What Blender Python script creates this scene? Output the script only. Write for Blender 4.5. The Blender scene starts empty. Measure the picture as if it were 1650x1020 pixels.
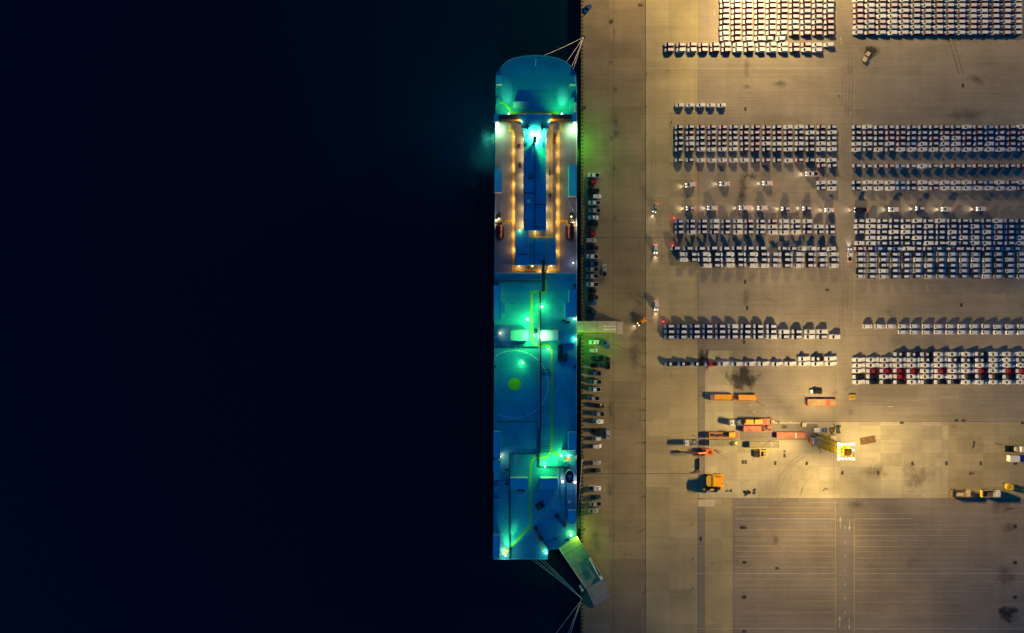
import bpy, math, random
from mathutils import Vector, Matrix

RNG = random.Random(11)
scene = bpy.context.scene
col = scene.collection

# ---------------------------------------------------------------- camera, sky, exposure
CAM_Z = 300.0
K0 = 1.0 / 1100.0
cam = bpy.data.cameras.new("camera")
cam.sensor_width = 36.0
cam.lens = 24.0
cam.clip_start = 1.0
cam.clip_end = 6000.0
cam_ob = bpy.data.objects.new("camera", cam)
cam_ob.location = (0, 0, CAM_Z)
cam_ob.rotation_euler = (0, 0, 0)
col.objects.link(cam_ob)
scene.camera = cam_ob

world = bpy.data.worlds.new("World")
scene.world = world
world.use_nodes = True
wn, wl = world.node_tree.nodes, world.node_tree.links
wn.clear()
w_out = wn.new("ShaderNodeOutputWorld")
w_bg = wn.new("ShaderNodeBackground")
w_sky = wn.new("ShaderNodeTexSky")
w_sky.sky_type = 'NISHITA'
w_sky.sun_disc = False
w_sky.sun_elevation = math.radians(1.5)
w_sky.sun_rotation = math.radians(60)
w_sky.ozone_density = 6.0
w_tint = wn.new("ShaderNodeMix")
w_tint.data_type = 'RGBA'
w_tint.blend_type = 'MULTIPLY'
w_tint.inputs[0].default_value = 1.0
w_tint.inputs[7].default_value = (0.35, 2.95, 2.35, 1)
wl.new(w_sky.outputs[0], w_tint.inputs[6])
wl.new(w_tint.outputs[2], w_bg.inputs[0])
w_bg.inputs[1].default_value = 0.15
wl.new(w_bg.outputs[0], w_out.inputs[0])

scene.view_settings.view_transform = 'Standard'
scene.view_settings.look = 'None'
scene.view_settings.exposure = 0.0
scene.view_settings.gamma = 1.0
scene.view_settings.use_curve_mapping = False
scene.render.engine = 'CYCLES'
scene.cycles.max_bounces = 4
scene.cycles.diffuse_bounces = 2
scene.cycles.glossy_bounces = 2
scene.cycles.sample_clamp_indirect = 4.0


def P(px, py, z=0.0):
    """Ground-plan point of a place seen at pixel (px, py) of the survey photo, at height z."""
    k = (CAM_Z - z) * K0
    return ((px - 825.0) * k, (510.0 - py) * k)


def V(px, py, z=0.0):
    x, y = P(px, py, z)
    return Vector((x, y, z))


# ---------------------------------------------------------------- mesh builder and tagging
class MB:
    def __init__(s):
        s.v, s.f, s.m = [], [], []

    def add(s, pts, faces, mi=0):
        o = len(s.v)
        s.v += [tuple(p) for p in pts]
        for f in faces:
            s.f.append(tuple(i + o for i in f))
            s.m.append(mi)
        return s

    def box(s, x0, y0, z0, x1, y1, z1, mi=0):
        if x0 > x1: x0, x1 = x1, x0
        if y0 > y1: y0, y1 = y1, y0
        p = [(x0, y0, z0), (x1, y0, z0), (x1, y1, z0), (x0, y1, z0), (x0, y0, z1), (x1, y0, z1), (x1, y1, z1), (x0, y1, z1)]
        return s.add(p, [(3, 2, 1, 0), (4, 5, 6, 7), (0, 1, 5, 4), (1, 2, 6, 5), (2, 3, 7, 6), (3, 0, 4, 7)], mi)

    def prism(s, out, z0, z1, mi=0, mtop=None, out_top=None):
        n = len(out)
        t = out_top or out
        p = [(x, y, z0) for x, y in out] + [(x, y, z1) for x, y in t]
        s.add(p, [tuple(range(n - 1, -1, -1))] + [(i, (i + 1) % n, n + (i + 1) % n, n + i) for i in range(n)], mi)
        s.f.append(tuple(len(s.v) - n + i for i in range(n)))
        s.m.append(mi if mtop is None else mtop)
        return s

    def sheet(s, out, z, mi=0):
        return s.add([(x, y, z) for x, y in out], [tuple(range(len(out)))], mi)

    def rect(s, x0, y0, x1, y1, z, mi=0):
        if x0 > x1: x0, x1 = x1, x0
        if y0 > y1: y0, y1 = y1, y0
        return s.sheet([(x0, y0), (x1, y0), (x1, y1), (x0, y1)], z, mi)

    def loft(s, rings, mi=0, cap=True, mis=None):
        n = len(rings[0])
        o = len(s.v)
        for r in rings:
            s.v += [tuple(p) for p in r]
        for a in range(len(rings) - 1):
            for i in range(n):
                j = (i + 1) % n
                s.f.append((o + a * n + i, o + a * n + j, o + (a + 1) * n + j, o + (a + 1) * n + i))
                s.m.append(mis(a, i) if mis else mi)
        if cap:
            s.f.append(tuple(o + i for i in range(n - 1, -1, -1)))
            s.m.append(mi)
            s.f.append(tuple(o + (len(rings) - 1) * n + i for i in range(n)))
            s.m.append(mi)
        return s

    def cyl(s, cx, cy, r0, z0, z1, n=16, r1=None, mi=0):
        r1 = r0 if r1 is None else r1
        a = [(math.cos(2 * math.pi * i / n), math.sin(2 * math.pi * i / n)) for i in range(n)]
        return s.prism([(cx + r0 * c, cy + r0 * d) for c, d in a], z0, z1, mi, None, [(cx + r1 * c, cy + r1 * d) for c, d in a])

    def wheel(s, cx, y0, y1, cz, r, n=14, mi=0):
        """cylinder with its axle along y"""
        A = [(cx + r * math.cos(2 * math.pi * i / n), cz + r * math.sin(2 * math.pi * i / n)) for i in range(n)]
        s.loft([[(x, y0, z) for x, z in A], [(x, y1, z) for x, z in A]], mi)
        return s

    def tube(s, pts, r, n=6, mi=0):
        pts = [Vector(p) for p in pts]
        rings = []
        for i, p in enumerate(pts):
            d = (pts[min(i + 1, len(pts) - 1)] - pts[max(i - 1, 0)]).normalized()
            u = d.cross(Vector((0, 0, 1)))
            if u.length < 1e-3:
                u = d.cross(Vector((1, 0, 0)))
            u.normalize()
            w = u.cross(d)
            rings.append([p + (u * math.cos(2 * math.pi * k / n) + w * math.sin(2 * math.pi * k / n)) * r for k in range(n)])
        return s.loft(rings, mi)

    def bar(s, a, b, w, h, mi=0):
        """flat rectangular bar from a to b (top at their z), w wide, h deep"""
        a, b = Vector(a), Vector(b)
        d = (b - a)
        n = Vector((-d.y, d.x, 0)).normalized() * (w / 2)
        dn = Vector((0, 0, -h))
        p = [a - n + dn, b - n + dn, b + n + dn, a + n + dn, a - n, b - n, b + n, a + n]
        return s.add(p, [(3, 2, 1, 0), (4, 5, 6, 7), (0, 1, 5, 4), (1, 2, 6, 5), (2, 3, 7, 6), (3, 0, 4, 7)], mi)

    def ring(s, cx, cy, r0, r1, z0, z1, n=24, mi=0):
        q = [(math.cos(2 * math.pi * i / n), math.sin(2 * math.pi * i / n)) for i in range(n)]
        rings = []
        for c, d in q + [q[0]]:
            rings.append([(cx + r0 * c, cy + r0 * d, z0), (cx + r1 * c, cy + r1 * d, z0), (cx + r1 * c, cy + r1 * d, z1), (cx + r0 * c, cy + r0 * d, z1)])
        return s.loft(rings, mi, cap=False)

    def mesh(s, name, mats, smooth=False):
        me = bpy.data.meshes.new(name)
        me.from_pydata(s.v, [], s.f)
        for m in (mats if isinstance(mats, (list, tuple)) else [mats]):
            me.materials.append(m)
        me.polygons.foreach_set("material_index", s.m)
        if smooth:
            me.polygons.foreach_set("use_smooth", [True] * len(me.polygons))
        me.update()
        return me

    def build(s, name, mats, parent=None, smooth=False, loc=None, rz=0.0):
        o = bpy.data.objects.new(name, s.mesh(name, mats, smooth))
        col.objects.link(o)
        if parent is not None:
            o.parent = parent
        if loc is not None:
            o.location = loc
        if rz:
            o.rotation_euler = (0, 0, rz)
        return o


def tag(o, label=None, cat=None, group=None, kind=None):
    if label: o["label"] = label
    if cat: o["category"] = cat
    if group: o["group"] = group
    if kind: o["kind"] = kind
    return o


def empty(name, loc=(0, 0, 0), rz=0.0, label=None, cat=None, group=None):
    o = bpy.data.objects.new(name, None)
    o.empty_display_size = 1.0
    o.location = loc
    o.rotation_euler = (0, 0, rz)
    col.objects.link(o)
    return tag(o, label, cat, group)


def dup(root, loc, rz, label, group=None):
    r = root.copy()
    col.objects.link(r)
    r.location = loc
    r.rotation_euler = (0, 0, rz)
    r["label"] = label
    if group: r["group"] = group
    for ch in root.children:
        c = ch.copy()
        col.objects.link(c)
        c.parent = r
        for g in ch.children:
            d = g.copy()
            col.objects.link(d)
            d.parent = c
    return r


# ---------------------------------------------------------------- materials
def mat(name, c, rough=0.6, metal=0.0, var=0.0, scale=1.0, spec=0.5, jitter=0.0, bump=0.0, emit=None, estr=0.0):
    m = bpy.data.materials.new(name)
    m.use_nodes = True
    n, l = m.node_tree.nodes, m.node_tree.links
    b = n["Principled BSDF"]
    b.inputs["Base Color"].default_value = (*c, 1)
    b.inputs["Roughness"].default_value = rough
    b.inputs["Metallic"].default_value = metal
    b.inputs["Specular IOR Level"].default_value = spec
    if emit:
        b.inputs["Emission Color"].default_value = (*emit, 1)
        b.inputs["Emission Strength"].default_value = estr
    src = None
    if var or bump:
        g = n.new("ShaderNodeNewGeometry")
        t = n.new("ShaderNodeTexNoise")
        t.inputs["Scale"].default_value = scale
        t.inputs["Detail"].default_value = 6.0
        t.inputs["Roughness"].default_value = 0.62
        l.new(g.outputs["Position"], t.inputs["Vector"])
        r = n.new("ShaderNodeMapRange")
        r.inputs["From Min"].default_value = 0.3
        r.inputs["From Max"].default_value = 0.7
        r.inputs["To Min"].default_value = 1.0 - var
        r.inputs["To Max"].default_value = 1.0 + var
        l.new(t.outputs["Fac"], r.inputs["Value"])
        src = r.outputs["Result"]
        if bump:
            bp = n.new("ShaderNodeBump")
            bp.inputs["Strength"].default_value = bump
            bp.inputs["Distance"].default_value = 0.1
            l.new(t.outputs["Fac"], bp.inputs["Height"])
            l.new(bp.outputs["Normal"], b.inputs["Normal"])
    if jitter:
        oi = n.new("ShaderNodeObjectInfo")
        r2 = n.new("ShaderNodeMapRange")
        r2.inputs["To Min"].default_value = 1.0 - jitter
        r2.inputs["To Max"].default_value = 1.0
        l.new(oi.outputs["Random"], r2.inputs["Value"])
        if src is None:
            src = r2.outputs["Result"]
        else:
            mu = n.new("ShaderNodeMath")
            mu.operation = 'MULTIPLY'
            l.new(src, mu.inputs[0])
            l.new(r2.outputs["Result"], mu.inputs[1])
            src = mu.outputs[0]
    if src is not None:
        vm = n.new("ShaderNodeVectorMath")
        vm.operation = 'SCALE'
        vm.inputs[0].default_value = c
        l.new(src, vm.inputs["Scale"])
        l.new(vm.outputs["Vector"], b.inputs["Base Color"])
    return m


def ground_mat(name, c, streak=0.12, blotch=0.18, dark=0.0, slab=None):
    """weathered paving: broad blotches, fine east-west laying streaks, small grit, optional slab joints"""
    m = bpy.data.materials.new(name)
    m.use_nodes = True
    n, l = m.node_tree.nodes, m.node_tree.links
    b = n["Principled BSDF"]
    b.inputs["Roughness"].default_value = 0.85
    b.inputs["Specular IOR Level"].default_value = 0.25
    g = n.new("ShaderNodeNewGeometry")

    def noise(sx, sy, detail, off):
        mp = n.new("ShaderNodeMapping")
        mp.inputs["Scale"].default_value = (sx, sy, 1)
        mp.inputs["Location"].default_value = (off, off * 0.7, 0)
        t = n.new("ShaderNodeTexNoise")
        t.inputs["Scale"].default_value = 1.0
        t.inputs["Detail"].default_value = detail
        t.inputs["Roughness"].default_value = 0.6
        l.new(g.outputs["Position"], mp.inputs["Vector"])
        l.new(mp.outputs[0], t.inputs["Vector"])
        return t.outputs["Fac"]

    def rng(src, amt):
        r = n.new("ShaderNodeMapRange")
        r.inputs["From Min"].default_value = 0.28
        r.inputs["From Max"].default_value = 0.72
        r.inputs["To Min"].default_value = 1.0 - amt
        r.inputs["To Max"].default_value = 1.0 + amt
        l.new(src, r.inputs["Value"])
        return r.outputs["Result"]

    def mul(a, bb):
        x = n.new("ShaderNodeMath")
        x.operation = 'MULTIPLY'
        l.new(a, x.inputs[0])
        l.new(bb, x.inputs[1])
        return x.outputs[0]

    f = mul(rng(noise(0.045, 0.06, 7, 3.1), blotch), rng(noise(0.018, 1.1, 4, 9.4), streak))
    f = mul(f, rng(noise(1.6, 1.6, 3, 5.5), 0.07))
    f = mul(f, rng(noise(0.25, 0.012, 3, 21.0), 0.06))
    sp = n.new("ShaderNodeMapRange")          # scattered darker tyre-worn stains
    sp.inputs["From Min"].default_value = 0.60
    sp.inputs["From Max"].default_value = 0.78
    sp.inputs["To Min"].default_value = 1.0
    sp.inputs["To Max"].default_value = 0.66
    l.new(noise(0.11, 0.17, 8, 40.0), sp.inputs["Value"])
    f = mul(f, sp.outputs["Result"])
    if slab:
        mp = n.new("ShaderNodeMapping")
        mp.inputs["Scale"].default_value = (1.0 / slab[0], 1.0 / slab[1], 1)
        br = n.new("ShaderNodeTexBrick")
        br.offset = 0.0
        br.inputs["Scale"].default_value = 1.0
        br.inputs["Mortar Size"].default_value = 0.006
        br.inputs["Brick Width"].default_value = 1.0
        br.inputs["Row Height"].default_value = 1.0
        br.inputs["Color1"].default_value = (1.0, 1.0, 1.0, 1)
        br.inputs["Color2"].default_value = (0.80, 0.80, 0.81, 1)
        br.inputs["Mortar"].default_value = (0.8, 0.8, 0.8, 1)
        l.new(g.outputs["Position"], mp.inputs["Vector"])
        l.new(mp.outputs[0], br.inputs["Vector"])
        f = mul(f, br.outputs["Color"])
    vm = n.new("ShaderNodeVectorMath")
    vm.operation = 'SCALE'
    vm.inputs[0].default_value = c
    l.new(f, vm.inputs["Scale"])
    l.new(vm.outputs["Vector"], b.inputs["Base Color"])
    return m


def stain_mat(name, c, scale, edge=0.5, bias=-0.30):
    """ragged patch: opaque in the middle of its own sheet, breaking up with noise towards the rim (UV-free, uses Generated)"""
    m = bpy.data.materials.new(name)
    m.use_nodes = True
    n, l = m.node_tree.nodes, m.node_tree.links
    b = n["Principled BSDF"]
    b.inputs["Base Color"].default_value = (*c, 1)
    b.inputs["Roughness"].default_value = 0.6
    tc = n.new("ShaderNodeTexCoord")
    g = n.new("ShaderNodeNewGeometry")
    sub = n.new("ShaderNodeVectorMath")
    sub.operation = 'SUBTRACT'
    sub.inputs[1].default_value = (0.5, 0.5, 0.0)
    l.new(tc.outputs["Generated"], sub.inputs[0])
    mpf = n.new("ShaderNodeVectorMath")
    mpf.operation = 'MULTIPLY'
    mpf.inputs[1].default_value = (2, 2, 0)
    l.new(sub.outputs[0], mpf.inputs[0])
    ln = n.new("ShaderNodeVectorMath")
    ln.operation = 'LENGTH'
    l.new(mpf.outputs[0], ln.inputs[0])
    t = n.new("ShaderNodeTexNoise")
    t.inputs["Scale"].default_value = scale
    t.inputs["Detail"].default_value = 8
    t.inputs["Roughness"].default_value = 0.65
    l.new(g.outputs["Position"], t.inputs["Vector"])
    a = n.new("ShaderNodeMath")
    a.operation = 'MULTIPLY_ADD'
    a.inputs[1].default_value = 2.2
    l.new(t.outputs["Fac"], a.inputs[0])
    neg = n.new("ShaderNodeMath")
    neg.operation = 'MULTIPLY_ADD'
    neg.inputs[1].default_value = -1.0
    neg.inputs[2].default_value = bias
    l.new(ln.outputs["Value"], neg.inputs[0])
    l.new(neg.outputs[0], a.inputs[2])
    cl = n.new("ShaderNodeMapRange")
    cl.inputs["From Min"].default_value = 0.0
    cl.inputs["From Max"].default_value = edge
    cl.inputs["To Max"].default_value = 0.74
    l.new(a.outputs[0], cl.inputs["Value"])
    l.new(cl.outputs["Result"], b.inputs["Alpha"])
    return m


def deck_mat(name, c):
    """painted steel deck: plate seams, scuffs and dulled traffic patches"""
    m = mat(name, c, 0.4, var=0.14, scale=0.16)
    n, l = m.node_tree.nodes, m.node_tree.links
    b = n["Principled BSDF"]
    src = b.inputs["Base Color"].links[0].from_socket
    g = n.new("ShaderNodeNewGeometry")
    br = n.new("ShaderNodeTexBrick")
    br.inputs["Scale"].default_value = 1.0
    br.inputs["Brick Width"].default_value = 9.0
    br.inputs["Row Height"].default_value = 2.6
    br.inputs["Mortar Size"].default_value = 0.05
    br.inputs["Color1"].default_value = (1, 1, 1, 1)
    br.inputs["Color2"].default_value = (0.88, 0.88, 0.88, 1)
    br.inputs["Mortar"].default_value = (0.72, 0.72, 0.72, 1)
    l.new(g.outputs["Position"], br.inputs["Vector"])
    t = n.new("ShaderNodeTexNoise")
    t.inputs["Scale"].default_value = 0.9
    t.inputs["Detail"].default_value = 8
    t.inputs["Roughness"].default_value = 0.7
    l.new(g.outputs["Position"], t.inputs["Vector"])
    r = n.new("ShaderNodeMapRange")
    r.inputs["From Min"].default_value = 0.52
    r.inputs["From Max"].default_value = 0.72
    r.inputs["To Min"].default_value = 1.0
    r.inputs["To Max"].default_value = 0.62
    l.new(t.outputs["Fac"], r.inputs["Value"])
    a = n.new("ShaderNodeVectorMath")
    a.operation = 'MULTIPLY'
    l.new(src, a.inputs[0])
    l.new(br.outputs["Color"], a.inputs[1])
    s = n.new("ShaderNodeVectorMath")
    s.operation = 'SCALE'
    l.new(a.outputs[0], s.inputs[0])
    l.new(r.outputs["Result"], s.inputs["Scale"])
    l.new(s.outputs[0], b.inputs["Base Color"])
    return m


M = {}
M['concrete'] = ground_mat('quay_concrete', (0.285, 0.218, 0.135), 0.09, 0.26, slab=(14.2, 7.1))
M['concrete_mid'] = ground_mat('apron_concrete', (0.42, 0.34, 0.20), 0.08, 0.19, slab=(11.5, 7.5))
M['concrete_pale'] = ground_mat('pale_concrete', (0.49, 0.415, 0.275), 0.07, 0.19, slab=(9.0, 6.0))
M['concrete_new'] = ground_mat('new_concrete', (0.54, 0.46, 0.34), 0.04, 0.06)
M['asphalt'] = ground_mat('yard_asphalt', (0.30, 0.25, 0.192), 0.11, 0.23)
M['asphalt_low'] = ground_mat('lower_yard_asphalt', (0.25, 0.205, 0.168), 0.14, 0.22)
M['asphalt_patch'] = ground_mat('patched_asphalt', (0.24, 0.203, 0.168), 0.14, 0.16)
M['joint'] = mat('joint_dark', (0.07, 0.06, 0.05), 0.9)
M['linew'] = mat('worn_white_line', (0.48, 0.45, 0.38), 0.8, var=0.35, scale=0.6)
M['linew_faint'] = mat('faint_white_line', (0.34, 0.295, 0.23), 0.8, var=0.3, scale=0.4)
M['liney'] = mat('worn_yellow_line', (0.55, 0.40, 0.11), 0.8, var=0.35, scale=0.5)
M['liney_faint'] = mat('faint_yellow_line', (0.42, 0.32, 0.14), 0.8, var=0.3, scale=0.4)
M['film'] = mat('white_film', (0.66, 0.68, 0.84), 0.45, jitter=0.12)
M['film_pink'] = mat('pinkish_film', (0.68, 0.60, 0.72), 0.45, jitter=0.12)
M['film_blue'] = mat('bluish_film', (0.42, 0.55, 0.78), 0.45, jitter=0.12)
M['white'] = mat('white_paint', (0.74, 0.74, 0.80), 0.55, jitter=0.1)
M['navy'] = mat('navy_paint', (0.012, 0.022, 0.06), 0.5)
M['maroon'] = mat('maroon_paint', (0.13, 0.012, 0.03), 0.5, jitter=0.4)
M['red'] = mat('red_paint', (0.40, 0.014, 0.016), 0.3, jitter=0.25)
M['blue'] = mat('blue_paint', (0.02, 0.09, 0.32), 0.3)
M['silver'] = mat('silver_paint', (0.38, 0.40, 0.43), 0.5, metal=0.1, jitter=0.2)
M['black'] = mat('black_paint', (0.014, 0.015, 0.018), 0.3)
M['teal'] = mat('dark_teal_paint', (0.012, 0.05, 0.075), 0.3)
M['glass'] = mat('dark_glass', (0.012, 0.014, 0.018), 0.5, spec=0.2)
M['tyre'] = mat('tyre_rubber', (0.018, 0.018, 0.018), 0.8)
M['steel_dark'] = mat('dark_steel', (0.05, 0.05, 0.052), 0.6, var=0.3, scale=1.5)
M['steel'] = mat('grey_steel', (0.25, 0.25, 0.25), 0.55, var=0.2, scale=0.8)
M['yellow'] = mat('machine_yellow', (0.72, 0.42, 0.012), 0.45, var=0.15, scale=1.2)
M['yellow_bright'] = mat('bright_yellow', (0.60, 0.43, 0.01), 0.45, var=0.12, scale=1.2)
M['orange'] = mat('machine_orange', (0.75, 0.16, 0.015), 0.45, var=0.12, scale=1.2)
M['amber'] = mat('tipper_orange', (0.74, 0.30, 0.012), 0.5, var=0.18, scale=0.8)
M['trailer_red'] = mat('trailer_red', (0.55, 0.10, 0.055), 0.6, var=0.25, scale=0.7)
M['trailer_brown'] = mat('trailer_brown', (0.38, 0.15, 0.06), 0.6, var=0.25, scale=0.7)
M['wood'] = mat('worn_planks', (0.36, 0.24, 0.12), 0.8, var=0.35, scale=0.5)
M['wood_pink'] = mat('red_worn_planks', (0.46, 0.17, 0.10), 0.8, var=0.35, scale=0.5)
M['olive'] = mat('olive_planks', (0.27, 0.23, 0.13), 0.8, var=0.3, scale=0.5)
M['rust'] = mat('rusty_plate', (0.17, 0.095, 0.045), 0.7, var=0.3, scale=1.0)
M['cream'] = mat('cream_panel', (0.62, 0.50, 0.30), 0.6, var=0.08, scale=1.0)
M['offwhite'] = mat('offwhite_panel', (0.74, 0.70, 0.66), 0.5, var=0.06, scale=0.8)
M['bluebox'] = mat('blue_tarpaulin', (0.02, 0.12, 0.50), 0.5, var=0.15, scale=1.0)
M['green'] = mat('machine_green', (0.07, 0.13, 0.03), 0.5, var=0.25, scale=1.2)
M['rope'] = mat('mooring_rope', (0.70, 0.66, 0.62), 0.8)
M['lime'] = mat('lime_grab', (0.45, 0.45, 0.03), 0.5, var=0.2, scale=1.5)
# ship
M['hull'] = mat('hull_paint', (0.02, 0.05, 0.10), 0.45, var=0.15, scale=0.2)
M['deck'] = deck_mat('deck_blue', (0.04, 0.43, 0.66))
M['deck2'] = deck_mat('deck_blue_dark', (0.02, 0.50, 0.74))
M['boatdeck'] = mat('boat_deck_grey', (0.23, 0.235, 0.25), 0.55, var=0.2, scale=0.22)
M['shipblue'] = mat('ship_box_blue', (0.07, 0.72, 0.92), 0.45, var=0.08, scale=0.4)
M['shippale'] = mat('ship_box_pale', (0.42, 0.50, 0.66), 0.45, var=0.06, scale=0.4)
M['shipwhite'] = mat('ship_white', (0.62, 0.66, 0.68), 0.5, var=0.06, scale=0.4)
M['ventgreen'] = mat('vent_top', (0.30, 0.62, 0.60), 0.4, var=0.05, scale=0.4)
M['walk'] = mat('walkway_yellow', (0.62, 0.40, 0.02), 0.55, var=0.18, scale=0.8)
M['walk_green_lit'] = mat('walkway_green_lit', (0.42, 0.62, 0.03), 0.55, var=0.18, scale=0.8)  # yellow walkway paint with green lamplight put into its colour
M['pipe'] = mat('pipe_dark', (0.02, 0.05, 0.07), 0.5)
M['pipe_pale'] = mat('pipe_pale', (0.34, 0.33, 0.38), 0.5)
M['ramp'] = mat('ramp_steel', (0.36, 0.33, 0.26), 0.6, var=0.18, scale=0.5)
M['ramp_stern'] = mat('stern_ramp_steel', (0.20, 0.25, 0.20), 0.6, var=0.18, scale=0.5)
M['ramp_end'] = mat('ramp_flap_steel', (0.28, 0.25, 0.22), 0.65, var=0.15, scale=0.5)
M['boat_orange'] = mat('lifeboat_orange', (0.60, 0.14, 0.03), 0.4)
M['bulb_warm'] = mat('warm_bulb', (1, 0.8, 0.5), emit=(1.0, 0.66, 0.30), estr=4.0)
M['bulb_white'] = mat('white_bulb', (1, 1, 1), emit=(0.85, 1.0, 0.9), estr=9.0)
M['bulb_red'] = mat('red_bulb', (1, 0.1, 0.1), emit=(1.0, 0.05, 0.06), estr=12.0)
M['bulb_pink'] = mat('pink_bulb', (1, 0.5, 0.4), emit=(1.0, 0.5, 0.42), estr=14.0)
M['head_lamp'] = mat('headlamp_lens', (1, 1, 1), emit=(1.0, 0.90, 0.82), estr=7.0)
M['tail_lamp'] = mat('tail_lamp_lens', (0.6, 0.02, 0.02), emit=(1.0, 0.06, 0.04), estr=5.0)
M['foam_glints'] = stain_mat('water_foam_glints', (0.25, 0.45, 0.38), 2.4, 0.5, -0.75)
M['oil'] = stain_mat('oil_stain', (0.035, 0.028, 0.02), 0.3, 0.5, -0.26)
M['tyre_soft'] = mat('tyre_trail', (0.03, 0.026, 0.02), 0.8)
M['tyre_soft'].node_tree.nodes['Principled BSDF'].inputs['Alpha'].default_value = 0.09
M['oil_mid'] = stain_mat('faded_oil_stain', (0.12, 0.10, 0.07), 0.5, 0.8, -0.35)
M['oil_soft'] = stain_mat('soft_stain', (0.10, 0.085, 0.065), 0.3, 1.6)

# ---------------------------------------------------------------- the setting: water, quay, yards, markings
def struct(mb, name, mats):
    return tag(mb.build(name, mats), kind="structure")


QX = P(936.3, 0)[0]           # quay edge
wm = bpy.data.materials.new('harbour_water')
wm.use_nodes = True
_n, _l = wm.node_tree.nodes, wm.node_tree.links
_b = _n["Principled BSDF"]
_b.inputs["Base Color"].default_value = (0.0006, 0.012, 0.024, 1)
_b.inputs["Roughness"].default_value = 0.16
_b.inputs["IOR"].default_value = 1.33
_g = _n.new("ShaderNodeNewGeometry")
_bump = None
for sc_, st_ in ((0.35, 0.35), (1.9, 0.25)):
    _t = _n.new("ShaderNodeTexNoise")
    _t.inputs["Scale"].default_value = sc_
    _t.inputs["Detail"].default_value = 5
    _l.new(_g.outputs["Position"], _t.inputs["Vector"])
    _bp = _n.new("ShaderNodeBump")
    _bp.inputs["Strength"].default_value = st_
    _bp.inputs["Distance"].default_value = 0.5
    _l.new(_t.outputs["Fac"], _bp.inputs["Height"])
    if _bump: _l.new(_bump.outputs["Normal"], _bp.inputs["Normal"])
    _bump = _bp
_l.new(_bump.outputs["Normal"], _b.inputs["Normal"])
struct(MB().rect(-2500, -2500, QX + 2, 2500, -2.6), 'water', wm)
struct(MB().box(QX, -2500, -9, 2500, 2500, 0.0), 'quay', M['concrete'])


def px_rect(mb, a, b, c, d, z, mi=0):
    x0, y0 = P(a, b)
    x1, y1 = P(c, d)
    return mb.rect(x0, y0, x1, y1, z, mi)


def lay(name, m, z, *rects):
    mb = MB()
    for r in rects:
        px_rect(mb, *r, z)
    return struct(mb, name, m)


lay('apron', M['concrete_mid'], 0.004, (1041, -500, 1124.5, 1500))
lay('yard', M['asphalt'], 0.004, (1125.5, -500, 2600, 679))
lay('yard_strip', M['asphalt_patch'], 0.008, (1125.5, 515, 1136, 766), (1124, 816, 1135.5, 1300))
lay('pad', M['concrete_pale'], 0.004, (1125.5, 680, 1343.5, 802.5))
lay('pad_east', M['concrete_pale'], 0.0045, (1344, 680, 1528.5, 802.5))
lay('pad_far', M['concrete_mid'], 0.0042, (1529, 680, 2600, 802.5))
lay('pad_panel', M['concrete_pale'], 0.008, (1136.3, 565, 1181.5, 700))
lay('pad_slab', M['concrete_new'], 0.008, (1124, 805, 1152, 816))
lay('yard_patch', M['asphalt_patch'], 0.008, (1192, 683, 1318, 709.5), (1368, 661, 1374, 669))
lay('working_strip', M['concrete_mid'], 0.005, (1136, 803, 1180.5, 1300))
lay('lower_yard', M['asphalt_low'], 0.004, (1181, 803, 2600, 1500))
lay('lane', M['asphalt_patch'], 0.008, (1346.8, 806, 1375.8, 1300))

jn = MB()
for r in ((1039.8, -300, 1040.6, 1300), (1124.3, 250, 1125.0, 1300), (988, -300, 988.5, 1300), (936, 382.7, 1125, 383.3), (936, 762.8, 1125, 763.6)):
    px_rect(jn, *r, 0.012)
struct(jn, 'joint_lines', M['joint'])

mk = MB()
for y, a, b in ((110, 1043, 1350), (836, 1185, 1345.5), (836, 1376.5, 1470), (924, 1122, 1345.5), (924, 1376.5, 1660), (1013, 1122, 1345), (1013, 1376.5, 1660)):
    px_rect(mk, a, y - 0.32, b, y + 0.32, 0.016)
for x, y, d in ((1354, 843, -1), (1369, 845, 1), (1353, 1003, -1), (1368.5, 1005, 1)):   # lane arrows
    px_rect(mk, x - 0.45, y - 9, x + 0.45, y + 9, 0.016)
    a, b = P(x, y + d * 11)
    mk.sheet([(a, b)] + ([(a + 0.55, b + 1.9), (a - 0.55, b + 1.9)] if d > 0 else [(a - 0.55, b - 1.9), (a + 0.55, b - 1.9)]), 0.0165)
for k in range(9):
    px_rect(mk, 1361.2, 848 + 22.9 * k, 1362.3, 852.5 + 22.9 * k, 0.016)
for a, y in ((1213, 664), (1234, 663.6), (1257, 663.6), (1207, 653), (1272, 680)):
    px_rect(mk, a, y - 0.5, a + 4, y + 0.6, 0.016)
for a, b, c, d in ((1150.5, 14, 1151.4, 25), (1355.8, 171, 1356.6, 187), (1370.6, 179, 1371.5, 185), (1353.6, 60, 1355.4, 64), (1355.5, 66, 1356.5, 71), (1515, 639.5, 1545, 640.2), (1431, 654.6, 1438, 656)):
    px_rect(mk, a, b, c, d, 0.016)
struct(mk, 'white_markings', M['linew'])
mk = MB()
for y in (199.5, 288.5, 375.5, 466.5, 593):
    px_rect(mk, 1042, y - 0.3, 1128 if y > 300 else 1082, y + 0.3, 0.015)
for k in range(15):
    px_rect(mk, 1087 + 18.7 * k, 318, 1087.5 + 18.7 * k, 440, 0.015)
    if k: px_rect(mk, 1087 + 18.7 * k, 120, 1087.4 + 18.7 * k, 121, 0.015)
for y in (120, 128.5, 136.5, 146, 155, 164, 182, 190):
    px_rect(mk, 1128, y, 1348, y + 0.35, 0.015)
for y in range(842, 1012, 18):
    px_rect(mk, 1185, y, 1345.5, y + 0.45, 0.015)
for y in range(827, 1012, 18):
    px_rect(mk, 1378, y, 1600, y + 0.45, 0.015)
struct(mk, 'faint_markings', M['linew_faint'])
mk = MB()
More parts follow.
